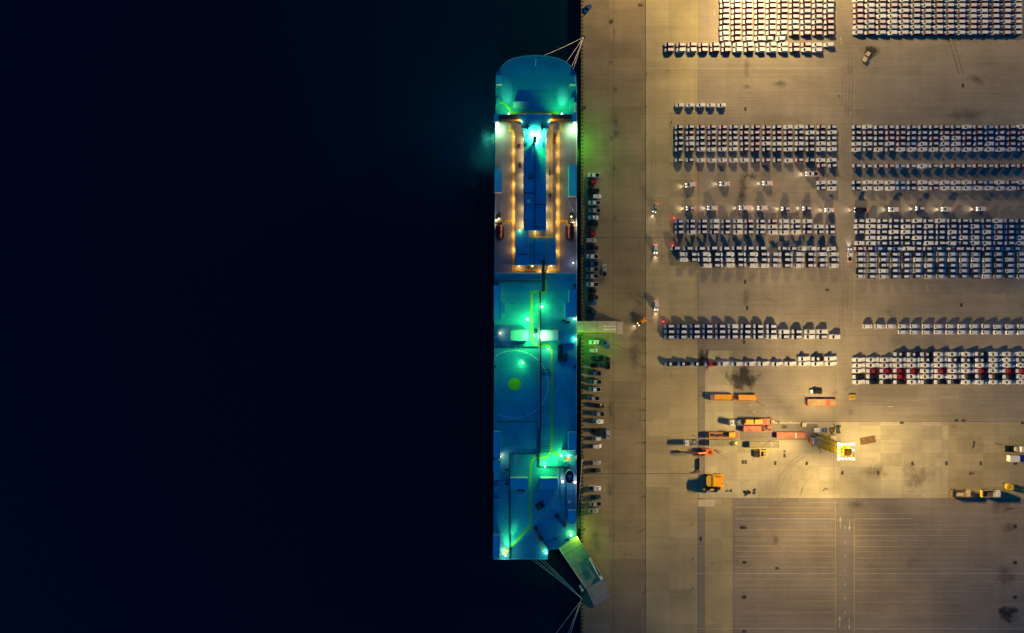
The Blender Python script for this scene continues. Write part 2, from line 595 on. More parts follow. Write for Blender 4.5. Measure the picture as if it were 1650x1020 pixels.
for a, b, c, d in ((1346.0, 806, 1346.7, 1300), (1375.9, 836, 1376.7, 1300), (1182, 817, 1240, 817.5), (1300, 809, 1345, 809.5)):
    px_rect(mk, a, b, c, d, 0.016)
for y in (817.5, 826.5, 853, 862, 870.5, 879.5, 888.5):
    px_rect(mk, 1184, y, 1345.5, y + 0.45, 0.016)
for y in (853.5, 862.5, 871, 880.5, 889):
    px_rect(mk, 1377, y, 1560, y + 0.45, 0.016)
struct(mk, 'yellow_markings', M['liney'])
mk = MB()
for a, b, c, d in ((1376, 100, 1376.6, 200), (1376.3, 440, 1377.2, 570), (1350, 100, 1350.5, 700), (1347, 5, 1347.5, 60), (1377, 100, 1377.5, 345)):
    px_rect(mk, a, b, c, d, 0.016)
for y in (897, 906, 915, 933, 942, 951, 969, 987):
    px_rect(mk, 1184, y, 1345.5, y + 0.45, 0.016)
    px_rect(mk, 1377, y + 0.6, 1560, y + 1.05, 0.016)
struct(mk, 'faint_yellow_markings', M['liney_faint'])
mk = MB()      # tyre scrub arcs on the pad
for cx, cy, r in ((1332, 806, 84), (1334, 804, 78), (1332, 802, 66), (1338, 800, 58), (1335, 806, 46), (1330, 798, 39)):
    pts = []
    for i in range(15):
        a = math.radians(118 + 4.6 * i)
        pts.append(P(cx + r * math.cos(a), cy - r * math.sin(a)))
    for i in range(14):
        (x0, y0), (x1, y1) = pts[i], pts[i + 1]
        mk.bar((x0, y0, 0.0145), (x1, y1, 0.0145), 0.32, 0.0005)
struct(mk, 'tyre_marks', mat('tyre_scrub', (0.36, 0.305, 0.205), 0.8, var=0.35, scale=0.7))

# kerb along the quay edge, painted black and yellow
kb = MB()
y = -170.0
i = 0
while y < 170:
    kb.box(QX - 0.02, y, -0.4, QX + 0.95, y + 0.823, 0.32, i % 2)
    y += 0.823
    i += 1
for a, b in ((-2400, -170), (170, 2400)):
    kb.box(QX - 0.02, a, -0.4, QX + 0.95, b, 0.32, 0)
struct(kb, 'kerb', [mat('kerb_black', (0.03, 0.03, 0.028), 0.7), mat('kerb_yellow', (0.22, 0.165, 0.05), 0.75, var=0.35, scale=1.0)])

# stains and tyre dirt on the paving
for i, (a, b, w, h, k) in enumerate(((1196, 611, 66, 44, 'oil'), (1200, 602, 20, 44, 'oil'), (1198, 300, 24, 74, 'oil_mid'), (1212, 284, 30, 16, 'oil_mid'), (1403, 82, 40, 20, 'oil'), (1624, 990, 42, 34, 'oil'),
                                     (992, 195, 12, 40, 'oil_soft'), (993, 215, 20, 26, 'oil_soft'), (984, 36, 13, 14, 'oil'), (990, 52, 6, 26, 'oil_soft'), (992, 145, 9, 22, 'oil_soft'), (984, 100, 12, 9, 'oil_soft'),
                                     (990, 272, 10, 20, 'oil_soft'), (991, 350, 14, 24, 'oil_soft'), (984, 223, 26, 18, 'oil_soft'), (983, 790, 18, 40, 'oil_soft'), (984, 660, 12, 46, 'oil_soft'), (1022, 570, 26, 110, 'oil_soft'),
                                     (1203, 140, 18, 12, 'oil_soft'), (1203, 110, 14, 50, 'oil_soft'), (1203, 480, 16, 40, 'oil_soft'), (1258, 134, 28, 18, 'oil_soft'), (1575, 128, 46, 26, 'oil_soft'), (1560, 185, 90, 24, 'oil_soft'),
                                     (1380, 815, 40, 30, 'oil_soft'), (1610, 815, 50, 36, 'oil_soft'), (1625, 850, 30, 30, 'oil_soft'), (1620, 930, 40, 60, 'oil_soft'), (1264, 727, 9, 7, 'oil'), (1160, 728, 8, 8, 'oil_soft'),
                                     (1265, 688, 14, 9, 'oil'), (1200, 340, 10, 18, 'oil'), (1025, 510, 60, 50, 'oil_soft'), (1032, 8, 14, 8, 'oil'), (1129, 868, 5, 14, 'oil'), (960, 870, 30, 60, 'oil_soft'),
                                     (1195, 850, 9, 7, 'oil'), (1200, 906, 9, 7, 'oil'), (1199, 962, 9, 7, 'oil'), (1250, 870, 18, 24, 'oil_soft'), (1636, 848, 8, 7, 'oil'), (1636, 906, 10, 10, 'oil'), (1636, 962, 12, 10, 'oil'),
                                     (1475, 770, 70, 60, 'oil_soft'), (1410, 760, 60, 40, 'oil_soft'), (1130, 575, 12, 40, 'oil'), (1139, 580, 8, 46, 'oil'))):
    x, y = P(a, b)
    w *= 0.2727
    h *= 0.2727
    o = MB().rect(-w / 2, -h / 2, w / 2, h / 2, 0).build('stain', M[k], loc=(x, y, 0.02 + i * 0.0004))
    tag(o, kind='structure')
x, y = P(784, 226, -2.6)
tag(MB().rect(-7, -12, 7, 12, 0).build('foam_glints', M['foam_glints'], loc=(x, y, -2.56)), kind='stuff')  # speckle added to stand for lamplight glinting on the ripples
x, y = P(1524, 100)
tm = MB()
for q in (-0.9, 0.9):
    tm.bar((P(1531, 60)[0] + q, P(0, 60)[1], 0.018), (P(1549, 120)[0] + q, P(0, 120)[1], 0.018), 0.7, 0.001)
struct(tm, 'tyre_track', M['tyre_soft'])


tm = MB()        # faint tyre trails along the driven lanes
for i in range(46):
    kind = i % 4
    if kind == 0: a, b, da, db = RNG.uniform(1046, 1076), RNG.uniform(120, 470), RNG.uniform(-6, 6), RNG.uniform(60, 170)
    elif kind == 1: a, b, da, db = RNG.uniform(1095, 1560), RNG.choice((297, 335, 458, 480, 132, 150, 648)) + RNG.uniform(-8, 8), RNG.uniform(50, 190), RNG.uniform(-7, 7)
    elif kind == 2: a, b, da, db = RNG.uniform(1353, 1371), RNG.uniform(60, 560), RNG.uniform(-3, 3), RNG.uniform(60, 160)
    else: a, b, da, db = RNG.uniform(1140, 1600), RNG.uniform(690, 800), RNG.uniform(-90, 90), RNG.uniform(-40, 60)
    bend = RNG.uniform(-9, 9)
    for off in (-0.75, 0.75):
        pr = None
        for s_ in range(9):
            f = s_ / 8
            ln_ = math.hypot(da, db)
            nx, ny = -db / ln_, da / ln_
            w_ = bend * math.sin(math.pi * f)
            x, y = P(a + da * f + nx * w_, b + db * f + ny * w_)
            x, y = x + nx * off, y - ny * off
            if pr: tm.bar((*pr, 0.0185 + i * 1e-5), (x, y, 0.0185 + i * 1e-5), 0.26, 0.0001)
            pr = (x, y)
tm.f = [f for k, f in enumerate(tm.f) if k % 6 == 1]
tm.m = [0] * len(tm.f)
struct(tm, 'tyre_trails', M['tyre_soft'])


# ---------------------------------------------------------------- lamps
def lamp(name, loc, color, power, radius=0.15, target=None, angle=100, blend=0.8, parent=None):
    ld = bpy.data.lights.new(name, 'SPOT' if target is not None else 'POINT')
    ld.color = color
    ld.energy = power
    ld.shadow_soft_size = radius
    o = bpy.data.objects.new(name, ld)
    col.objects.link(o)
    o.location = loc
    if target is not None:
        ld.spot_size = math.radians(angle)
        ld.spot_blend = blend
        o.rotation_euler = (Vector(target) - Vector(loc)).to_track_quat('-Z', 'Y').to_euler()
    if parent is not None:
        o.parent = parent
    return o


def photometric(light, expo, out, cut):
    """wide street-floodlight distribution: more light thrown outwards than straight down, cut off near the horizon"""
    light.use_nodes = True
    n, l = light.node_tree.nodes, light.node_tree.links
    em = n["Emission"]
    tc = n.new("ShaderNodeTexCoord")
    sx = n.new("ShaderNodeSeparateXYZ")
    l.new(tc.outputs["Normal"], sx.inputs[0])
    ab = n.new("ShaderNodeMath")
    ab.operation = 'ABSOLUTE'
    l.new(sx.outputs["Z"], ab.inputs[0])
    mx = n.new("ShaderNodeMath")
    mx.operation = 'MAXIMUM'
    mx.inputs[1].default_value = 0.08
    l.new(ab.outputs[0], mx.inputs[0])
    pw = n.new("ShaderNodeMath")
    pw.operation = 'POWER'
    pw.inputs[1].default_value = -expo
    l.new(mx.outputs[0], pw.inputs[0])
    ss = n.new("ShaderNodeMapRange")
    ss.interpolation_type = 'SMOOTHSTEP'
    ss.inputs["From Min"].default_value = cut[0]
    ss.inputs["From Max"].default_value = cut[1]
    l.new(ab.outputs[0], ss.inputs["Value"])
    mu = n.new("ShaderNodeMath")
    mu.operation = 'MULTIPLY'
    l.new(pw.outputs[0], mu.inputs[0])
    l.new(ss.outputs["Result"], mu.inputs[1])
    dt = n.new("ShaderNodeVectorMath")       # each head faces away from the tower
    dt.operation = 'DOT_PRODUCT'
    dt.inputs[1].default_value = (out[0] * SGN, out[1] * SGN, 0)
    l.new(tc.outputs["Normal"], dt.inputs[0])
    fo = n.new("ShaderNodeMapRange")
    fo.inputs["From Min"].default_value = -0.12
    fo.inputs["From Max"].default_value = 0.3
    fo.inputs["To Min"].default_value = 0.035
    l.new(dt.outputs["Value"], fo.inputs["Value"])
    m2 = n.new("ShaderNodeMath")
    m2.operation = 'MULTIPLY'
    l.new(mu.outputs[0], m2.inputs[0])
    l.new(fo.outputs["Result"], m2.inputs[1])
    l.new(m2.outputs[0], em.inputs["Strength"])


SGN = 1.0
MAST_COL = (1.0, 0.715, 0.28)


def light_mast(px, py, h, power, expo, label, cut=(0.11, 0.24), west=1.0):
    """four-legged lattice floodlight mast with a square lamp ring on top"""
    bx, by = P(px, py)
    t = empty('light_mast', (bx, by, 0), 0, label, 'light mast')
    ly = MB()
    hb, ht = 2.3, 1.5
    cor = lambda z: hb + (ht - hb) * z / h
    lv = [0, 4.5] + [4.5 + (h - 6.0) * i / 9.0 for i in range(1, 10)]
    for sx_ in (-1, 1):
        for sy_ in (-1, 1):
            ly.tube([(sx_ * cor(0), sy_ * cor(0), 0), (sx_ * cor(h - 1), sy_ * cor(h - 1), h - 1)], 0.2, 5)
    for a, b in zip(lv[1:-1], lv[2:]):
        ca, cb = cor(a), cor(b)
        q = [(-1, -1), (1, -1), (1, 1), (-1, 1)]
        for i in range(4):
            p0, p1 = q[i], q[(i + 1) % 4]
            ly.tube([(p0[0] * ca, p0[1] * ca, a), (p1[0] * cb, p1[1] * cb, b)], 0.11, 4)
            ly.tube([(p1[0] * ca, p1[1] * ca, a), (p0[0] * cb, p0[1] * cb, b)], 0.11, 4)
            ly.tube([(p0[0] * ca, p0[1] * ca, a), (p1[0] * ca, p1[1] * ca, a)], 0.09, 4)
    ly.build('lattice_tower', M['yellow_bright'], t)
    ld = MB()
    ld.box(-0.7, -0.5, 5, -0.55, 0.5, h - 1)
    ld.box(0.55, -0.5, 5, 0.7, 0.5, h - 1)
    ld.build('ladder_shaft', M['yellow'], t)
    pf = MB()
    pf.ring(0, 0, 1.1, 2.1, h - 1.0, h - 0.9, 4)
    pf.box(-1.5, -1.5, h + 0.4, 1.5, 1.5, h + 0.5)
    pf.box(-1.5, -1.5, h + 0.5, -1.4, 1.5, h + 1.4)
    pf.box(1.4, -1.5, h + 0.5, 1.5, 1.5, h + 1.4)
    pf.box(-1.4, 1.4, h + 0.5, 1.4, 1.5, h + 1.4)
    pf.build('service_platform', M['yellow'], t)
    wk = MB()
    wk.box(-0.6, -0.7, h + 0.5, 0.6, 0.75, h + 1.3)
    wk.build('control_cabinet', M['amber'], t)
    fr = MB()
    for a in (-2.9, 2.9):
        fr.box(a - 0.1, -3.0, h - 0.1, a + 0.1, 3.0, h + 0.1)
        fr.box(-2.8, a - 0.1, h - 0.1, 2.8, a + 0.1, h + 0.1)
    for s_ in (-1, 1):
        fr.tube([(s_ * 1.4, s_ * 1.4, h), (s_ * 2.9, s_ * 2.9, h)], 0.1, 4)
        fr.tube([(s_ * 1.4, -s_ * 1.4, h), (s_ * 2.9, -s_ * 2.9, h)], 0.1, 4)
    fr.build('lamp_ring', M['yellow_bright'], t)
    spots = [(-2.9, -2.9), (2.9, -2.9), (2.9, 2.9), (-2.9, 2.9), (-2.9, 0), (-2.9, 1.5), (-2.9, -1.5), (0, -2.9), (1.4, -2.9), (-1.4, -2.9), (0, 2.9), (1.4, 2.9), (-1.4, 2.9), (2.9, 0.6)]
    for x, y in spots:
        b = MB()
        s_ = 0.52 if abs(x) == abs(y) else 0.34
        b.prism([(x - s_, y - s_), (x + s_, y - s_), (x + s_, y + s_), (x - s_, y + s_)], h - 0.32, h + 0.24, 0, None,
                [(x - s_ * .7, y - s_ * .7), (x + s_ * .7, y - s_ * .7), (x + s_ * .7, y + s_ * .7), (x - s_ * .7, y + s_ * .7)])
        b.build('floodlight', M['bulb_mast'], t)
    lamp('mast_fill_light', (0, 0, h + 5), (1.0, .72, .3), 260, .2, None, parent=t)  # unseen fill lamp added to brighten the mast head
    for x, y in spots[:4]:
        lo = lamp('floodlight_beam', (x * 1.02, y * 1.02, h - 0.8), MAST_COL, power / 2 * (west if x < 0 else 1.0), 0.35, parent=t)
        photometric(lo.data, expo, (x / 4.1, y / 4.1), cut)
    return t


M['bulb_mast'] = mat('mast_lamp', (1, 0.9, 0.6), emit=(1.0, 0.80, 0.42), estr=7.0)
light_mast(1316, 708.5, 26.5, 76000, 1.55, 'tall yellow lattice mast with a glowing square lamp ring among the trailers', (0.14, 0.26))
light_mast(1205, -95, 37.0, 405000, 0.45, 'tall lattice floodlight mast beyond the upper car rows nearest the quay', west=0.8)
light_mast(1915, -95, 37.0, 90000, 0.8, 'tall lattice floodlight mast far out beyond the upper right car rows')

# ---------------------------------------------------------------- the car carrier
DZ = 26.0
ship = empty('car_carrier_ship', (*P(862, 500, DZ)[:2], 0), 0, 'large blue-decked car carrier ship moored bow up along the quay under green floodlights', 'ship')
SO = Vector(ship.location)


def sb(mb):
    """shift a mesh builder's world points into the ship's own space"""
    mb.v = [(x - SO.x, y - SO.y, z - SO.z) for x, y, z in mb.v]
    return mb


def spart(name, m, mb, parent=None):
    return sb(mb).build(name, m, parent or ship)


def sbox(name, m, a, b, c, d, z0, z1, lip=None, parent=None):
    x0, y0 = P(a, b, z1)
    x1, y1 = P(c, d, z1)
    mb = MB()
    mb.box(x0, y0, z0, x1, y1, z1)
    ms = [m]
    if lip:                                    # pale edging that paints lamplight onto the lit rims
        ms.append(M['shipwhite'])
        xa, xb, ya, yb = min(x0, x1), max(x0, x1), min(y0, y1), max(y0, y1)
        if 'n' in lip: mb.box(xa, yb, z0 + .3, xb, yb + 0.14, z1 + 0.12, 1)
        if 's' in lip: mb.box(xa, ya - 0.14, z0 + .3, xb, ya, z1 + 0.12, 1)
        if 'e' in lip: mb.box(xb, ya, z0 + .3, xb + 0.14, yb, z1 + 0.12, 1)
        if 'w' in lip: mb.box(xa - 0.14, ya, z0 + .3, xa, yb, z1 + 0.12, 1)
    return spart(name, ms, mb, parent)


bow = [(799, 140), (799, 124), (802, 117), (806.4, 111), (811, 105), (817, 100), (826.5, 95), (845, 91.2), (863, 90), (881, 91.2), (899.4, 95.2), (912, 101), (922, 110), (927.6, 121), (929, 139)]
stern = [(929, 440), (928, 862), (914, 872), (898, 883), (883, 884), (882, 900), (795.5, 900), (797, 440)]
outl = [P(a, b, DZ) for a, b in (bow + stern)][::-1]
lowp = []
for (a, b), (x, y) in zip((bow + stern)[::-1], outl):
    cx = P(863, 0, DZ)[0]
    f = 1.0 if b > 200 else 0.35 + 0.65 * max(0, (b - 85) / 115.0)
    lowp.append((cx + (x - cx) * (0.98 * f), y - (12 * (1 - f))))
hull = MB()
hull.prism(outl, 8.0, DZ - 0.02)
hull.prism(lowp, -8.0, 7.98, 0, None, outl)
spart('hull', M['hull'], hull)


def deck(name, m, pts, z):
    mb = MB()
    mb.sheet([P(a, b, z) for a, b in pts][::-1], z)
    return spart(name, m, mb)


deck('bow_deck', M['deck'], bow + [(929, 196), (798, 196)], DZ)
deck('boat_deck', M['boatdeck'], [(798, 196), (929, 196), (929.3, 440), (797.6, 440)], DZ)
deck('weather_deck', M['deck'], [(797, 440.4)] + [(929, 440.4)] + stern[1:-1], DZ)
# bulwark rail all round
for seq, m_ in (([stern[-1]] + bow, 'deck'), ([bow[-1], stern[0], stern[1]], 'shipwhite'), (stern[1:], 'deck')):
    rail = MB()
    pts = [V(a, b, DZ) for a, b in seq]
    for p, q in zip(pts, pts[1:]):
        rail.bar(p + Vector((0, 0, 1.0)), q + Vector((0, 0, 1.0)), 0.16 if m_ == 'deck' else 0.22, 1.0)
    spart('bulwark', M[m_], rail)
r2 = MB()
r2.bar(V(797.8, 439.9, DZ + 1), V(929, 439.9, DZ + 1), 0.2, 1.0)
spart('deck_coaming', M['shipwhite'], r2)


def walkway(path, z, w=0.85, m='walk', name='walkway'):
    """painted walkway: one strip of short quads with mitred corners"""
    mb = MB()
    p = [V(a, b, z) for a, b in path]
    L, R_ = [], []
    for i, c in enumerate(p):
        d0 = (c - p[i - 1]).normalized() if i else (p[1] - c).normalized()
        d1 = (p[i + 1] - c).normalized() if i < len(p) - 1 else d0
        n0, n1 = Vector((-d0.y, d0.x, 0)), Vector((-d1.y, d1.x, 0))
        n = (n0 + n1)
        n = n / max(0.3, n.dot(n0)) if n.length > 1e-4 else n0
        L.append(c + n * w / 2)
        R_.append(c - n * w / 2)
    for i in range(len(p) - 1):
        mb.add([L[i], R_[i], R_[i + 1], L[i + 1]], [(0, 1, 2, 3)])
    return spart(name, M[m], mb)


z = DZ + 0.02
walkway([(804, 165.5), (811, 166), (821.5, 176), (821.5, 183)], z, .9, 'walk_green_lit')
walkway([(821.5, 182.5), (836, 181.2), (889, 181.2), (900, 182.5)], z + .005, .9, 'walk_green_lit')
walkway([(821.5, 197), (821.5, 210.5), (827, 210.5), (827, 435), (870.5, 435)], z + .01, .95)
walkway([(903.5, 197), (903.5, 211), (900, 211), (900, 435), (882, 435)], z + .01, .95)
walkway([(829, 356), (815, 356), (814, 361)], z + .015, .8)
walkway([(902, 356), (914, 356), (914, 361)], z + .015, .8)
walkway([(894, 437), (894, 441)], z + .015, .8)
walkway([(879, 441), (879, 470), (857, 470), (856.5, 545), (864.5, 557)], z, .95, 'walk_green_lit')
walkway([(869, 556), (884.5, 556.5), (888.6, 565), (888.6, 724), (883, 737), (861, 738), (855, 746), (855, 768), (854.5, 848), (812, 893)], z + .005, .85, 'walk_green_lit')
walkway([(888.6, 725.5), (902, 735)], z + .01, .85, 'walk_green_lit')
walkway([(855, 848), (866, 868), (876, 890)], z + .01, .6, 'walk')

# block carrying the boat-deck lanes, central house, bridge
lz = DZ + 2.4
blk = MB()
x0, y0 = P(830.3, 200, lz)
x1, y1 = P(895.5, 427, lz)
blk.box(x0, y0, DZ, x1, y1, lz)
accom = spart('deckhouse', M['boatdeck'], blk)
hz = DZ + 6.0
house = sbox('accommodation_house', M['deck2'], 844, 205, 879.6, 370.5, lz, hz)
hs = MB()
for a, b, c, d in ((862, 228, 862, 371), (844, 311, 862, 311), (862, 329.5, 879.5, 329.5), (862, 366, 879, 366)):
    hs.tube([V(a, b, hz + 0.2), V(c, d, hz + 0.2)], 0.16, 5)
spart('roof_pipe', M['pipe'], hs, house)
sbox('roof_trim', M['shipwhite'], 843.6, 205, 844.2, 366, hz - 0.6, hz + 0.12, parent=house)
sbox('roof_trim', M['shipwhite'], 879.4, 205, 880, 372, hz - 0.6, hz + 0.12, parent=house)
sbox('roof_trim', M['shipwhite'], 860, 370.6, 880, 371.4, hz - 0.6, hz + 0.12, parent=house)
sbox('roof_hatch', M['steel_dark'], 852, 281, 858.5, 287.5, hz, hz + 0.7, parent=house)
sbox('roof_hatch_lid', M['offwhite'], 853.8, 282.5, 856.4, 285.5, hz + 0.7, hz + 0.9, parent=house)
rd = MB()
rx, ry = P(851.5, 324, hz + 1)
rd.loft([[(rx + r * math.cos(a), ry + r * math.sin(a), zz) for a in [2 * math.pi * i / 16 for i in range(16)]] for r, zz in ((0.5, hz), (0.8, hz + .3), (0.85, hz + .9), (0.6, hz + 1.3), (0.2, hz + 1.5))])
spart('radome', M['offwhite'], rd, house)
# lower rear deckhouse in blue
az = lz + 1.6
rear = sbox('aft_deckhouse', M['deck2'], 831, 369.8, 851.0, 426.5, lz, az, lip='s')
rear2 = sbox('aft_deckhouse', M['deck2'], 852, 383.5, 895, 426.5, lz, az - 0.6, lip='s')
tr = MB()
tr.bar(V(851.3, 366.5, az + 0.15), V(851.3, 427, az + 0.15), 0.22, 1.4)
tr.bar(V(831, 369.3, az + 0.15), V(860, 369.3, az + 0.15), 0.2, 1.4)
spart('roof_rail', M['shipwhite'], tr, rear)
cp = MB()
for a, b, c, d in ((831, 409.5, 851, 409.5), (852, 409.5, 874, 409.5), (861, 384, 861, 426)):
    cp.tube([V(a, b, az + .12), V(c, d, az + .12)], 0.16, 5)
spart('roof_pipe', M['pipe'], cp, rear)
walkway([(862.2, 372), (862.2, 382), (889, 382), (889, 204)], lz + .02, .85)
walkway([(882, 384), (882, 425), (878.8, 441)], az + .02 - 0.6, .5, 'walk')
# lockers and gear standing in the lanes
for a, b, c, d, m in ((833.8, 232, 838.5, 238, 'maroon'), (891.7, 214, 894, 231, 'maroon'), (836, 262, 840, 269, 'steel_dark'), (884, 275, 886, 282, 'steel_dark'), (885, 312, 888, 318, 'steel_dark'), (833, 384, 835, 388, 'steel_dark'),
                      (852, 427.6, 859.5, 432, 'steel_dark')):
    sbox('deck_locker', M[m], a, b, c, d, lz if b < 400 else DZ, (lz if b < 400 else DZ) + 1.2, parent=accom)

bz = DZ + 8.0
br = MB()
br.prism([P(a, b, bz) for a, b in ((835.5, 182.6), (889, 182.6), (884.8, 196), (884.4, 206.5), (840.2, 206.5), (840, 196))][::-1], lz, bz)
bridge = spart('bridge', M['deck2'], br)
for a, c, e0, e1 in ((796, 835.2, 796, 803.2), (889.2, 929, 921.8, 929)):
    w_ = sbox('bridge_wing', M['steel_dark'], a, 184.6, c, 195.4, bz - 2.2, bz - 0.8, parent=bridge)
    sbox('wing_end', M['shipblue'], e0, 184.2, e1, 195.6, bz - 2.4, bz - 0.5, parent=bridge)
sbox('wing_lane', M['walk'], 806, 192.3, 838.5, 194.6, bz - 0.8, bz - 0.72, parent=bridge)
sbox('wing_lane', M['walk'], 886, 191.3, 921, 194.6, bz - 0.8, bz - 0.72, parent=bridge)
fr = MB()
fr.bar(V(835.5, 182.8, bz + .3), V(889, 182.8, bz + .3), 0.2, .8)
spart('front_rail', M['shipwhite'], fr, bridge)
# radar mast with its yards and the tall pipe run
ms = MB()
mx, my = P(860.5, 226, hz + 5)
ms.cyl(mx, my, 0.55, hz, hz + 6, 10, 0.3)
ms.box(mx - 3.6, my + 1.6, hz + 4.4, mx + 0.2, my + 1.9, hz + 4.7)
ms.box(mx - 0.4, my - 1.0, hz + 5.6, mx + 0.9, my + 1.2, hz + 6.3)
for q in (-3.2, -2.4, -1.6):
    ms.box(mx + q, my + 1.2, hz + 4.7, mx + q + .15, my + 2.2, hz + 5.4)
spart('radar_mast', M['pipe'], ms)
an = MB()
for a, b in ((850, 203), (874.5, 203)):
    x, y = P(a, b, hz + 4)
    an.box(x - 0.25, y - 1.2, bz, x + 0.25, y + 1.2, bz + 1.0)
    an.box(x - 0.8, y - 0.2, bz + 0.4, x + 0.8, y + 0.3, bz + 0.8)
spart('antenna_rack', M['pipe'], an)
wa = MB()
wa.bar(V(872.6, 196, bz + 2), V(872.6, 212, bz + 2), 0.3, 0.3)
spart('whip_antenna', M['pipe'], wa)
for a, b in ((848, 234), (875, 234), (848.5, 230), (875, 229)):
    sbox('roof_fitting', M['pipe'], a - .7, b - .7, a + .7, b + .7, hz, hz + 0.6, parent=house)

# boxes, ventilators and lockers standing on the decks
for a, b, c, d, z1, m, lip in ((827, 163.5, 853, 170, 3.2, 'shippale', ''), (799.2, 121.5, 808.8, 135, 2.4, 'shipblue', 's'), (918, 121.5, 925.5, 135, 2.4, 'deck2', 's'), (925.6, 121.5, 928.6, 135.5, 2.6, 'offwhite', ''),
                               (925.4, 165, 928.6, 177, 2.6, 'offwhite', ''), (918, 158, 925.2, 177, 2.2, 'deck2', ''), (799.4, 158, 804.5, 168, 2.0, 'deck2', ''),
                               (797, 272, 808.3, 309.5, 2.6, 'shipblue', 'es'), (916.5, 265, 928.5, 315.5, 2.6, 'shipblue', 's'),
                               (795.8, 460, 806.6, 517, 2.8, 'shipblue', 'e'), (807, 492, 813, 505, 2.8, 'shipblue', 'e'), (917, 467, 928, 487.8, 2.8, 'shipblue', ''), (910.5, 488, 928, 511, 2.8, 'shipblue', ''),
                               (822.8, 532, 850.8, 549, 3.4, 'ventgreen', ''), (872, 532, 899.8, 549, 3.4, 'ventgreen', ''),
                               (822, 771, 849.6, 787.8, 3.0, 'shipblue', 'ne'), (871, 771, 899, 788, 3.0, 'shipblue', 'n'),
                               (795.4, 696.4, 805.6, 738.5, 3.0, 'shipblue', 'ne'), (794.8, 742.6, 805.6, 760, 3.0, 'shipblue', 'ne'), (796, 762.5, 804.2, 773.5, 1.4, 'shipblue', 'ne'), (796, 785.5, 804.8, 797, 1.4, 'deck', 'n'),
                               (796, 805.2, 804.4, 815.5, 1.2, 'deck', 'ne'), (794.6, 863.5, 805, 899.5, 3.0, 'shipblue', 'ne'),
                               (916, 697, 927.8, 725.5, 3.0, 'shipblue', 'n'), (905.8, 726, 927.8, 735, 2.2, 'deck2', 'n'), (915.6, 823, 927.8, 844, 2.0, 'shipblue', 'n'), (915.8, 809.4, 920.2, 811, 1.5, 'offwhite', ''),
                               (911, 770, 912, 812, 0.5, 'pipe', ''), (918, 741, 927.6, 770, 1.2, 'deck2', ''), (900.5, 533.5, 926, 553, 1.5, 'deck2', '')):
    sbox('ventilator_housing' if z1 > 2.3 else 'deck_box', M[m], a, b, c, d, DZ, DZ + z1, lip)
# pipes along the weather deck
pp = MB()
pp.bar(V(875.6, 418, DZ + 5), V(875.6, 470, DZ + 1.6), 1.25, 0.4)
spart('cable_trunk', M['pipe'], pp)
for path, r, m in (([(870.8, 470), (870.8, 558)], .32, 'pipe'), ([(869, 488), (869, 556)], .16, 'pipe_pale'), ([(870.9, 558), (870.9, 692)], .3, 'maroon'), ([(869.2, 558), (869.2, 692)], .28, 'pipe_pale'), ([(870.2, 692), (870.2, 731)], .3, 'pipe'), ([(868.6, 690), (868.6, 750), (869, 752.3), (912, 752.3)], .28, 'pipe'),
                   ([(797.5, 451.5), (873, 451.5)], .16, 'pipe'), ([(797.5, 454.2), (873, 454.2)], .16, 'pipe'), ([(797.5, 558.6), (868, 558.6)], .22, 'pipe'), ([(797.5, 679.5), (868, 679.5)], .18, 'pipe'), ([(821.5, 900), (820.8, 850), (821, 731), (868, 731)], .3, 'pipe'),
                   ([(871, 719.3), (886, 719.3)], .16, 'pipe'), ([(871, 728), (885, 728)], .14, 'pipe'), ([(902.5, 753), (902.5, 806), (912, 806), (912, 845)], .16, 'pipe'), ([(797, 773.8), (820, 773.8)], .16, 'pipe'), ([(872, 595.8), (887, 595.8)], .2, 'pipe'), ([(864, 785), (871, 772)], .14, 'pipe')):
    t_ = MB()
    t_.tube([V(a, b, DZ + 0.45) for a, b in path], r, 6)
    spart('deck_pipe', M[m], t_)
# helicopter circle and landing spot
hc = MB()
cx, cy = P(829, 619.2, DZ)
rr = 54.5 * (CAM_Z - DZ) * K0
for i in range(72):
    a0, a1 = 2 * math.pi * i / 72, 2 * math.pi * (i + 0.74) / 72
    q = [(cx + r * math.cos(a), cy + r * math.sin(a)) for r, a in ((rr - .19, a0), (rr + .19, a0), (rr + .19, a1), (rr - .19, a1))]
    if min(x for x, y in q) > P(797.6, 0, DZ)[0]:
        hc.sheet(q, DZ + 0.03)
spart('landing_circle', mat('circle_paint', (0.85, 0.88, 0.88), 0.6), hc)
ds = MB()
ds.sheet([(cx + 2.55 * math.cos(2 * math.pi * i / 32), cy + 2.55 * math.sin(2 * math.pi * i / 32)) for i in range(32)], DZ + 0.035)
spart('landing_spot', mat('spot_paint', (0.75, 0.80, 0.01), 0.6, var=0.1, scale=1.0), ds)
# deck machinery
dm = MB()
for a, b, c, d, h in ((898.3, 556, 900.4, 582, 1.0), (903.6, 556, 906, 574, 1.1), (898.3, 574, 908, 577, 0.9), (907, 569, 914, 581.5, 1.5), (909, 570.5, 911, 580, 2.2), (903.4, 578, 912, 582.2, 0.8), (901.4, 556, 902.2, 573, 1.5)):
    x0, y0 = P(a, b, DZ)
    x1, y1 = P(c, d, DZ)
    dm.box(x0, y0, DZ, x1, y1, DZ + h)
spart('deck_crane', M['pipe'], dm)
for a, b, ang, L, W in ((870, 814.5, 28, 3.2, 2.8), (863, 533, 0, 1.1, 1.7)):
    x, y = P(a, b, DZ)
    w_ = MB()
    for q in (-.36, 0, .36):
        w_.box(-L / 2, W * q - .22, 0, L / 2, W * q + .22, 0.9 - abs(q))
    for q in (-.42, .42):
        w_.box(L * q - .2, -W / 2, 0, L * q + .2, W / 2, 1.1)
    w_.wheel(0, -W * .3, W * .3, 0.8, 0.55)
    o = w_.build('deck_winch', M['pipe'], ship, loc=(x - SO.x, y - SO.y, DZ), rz=math.radians(ang))
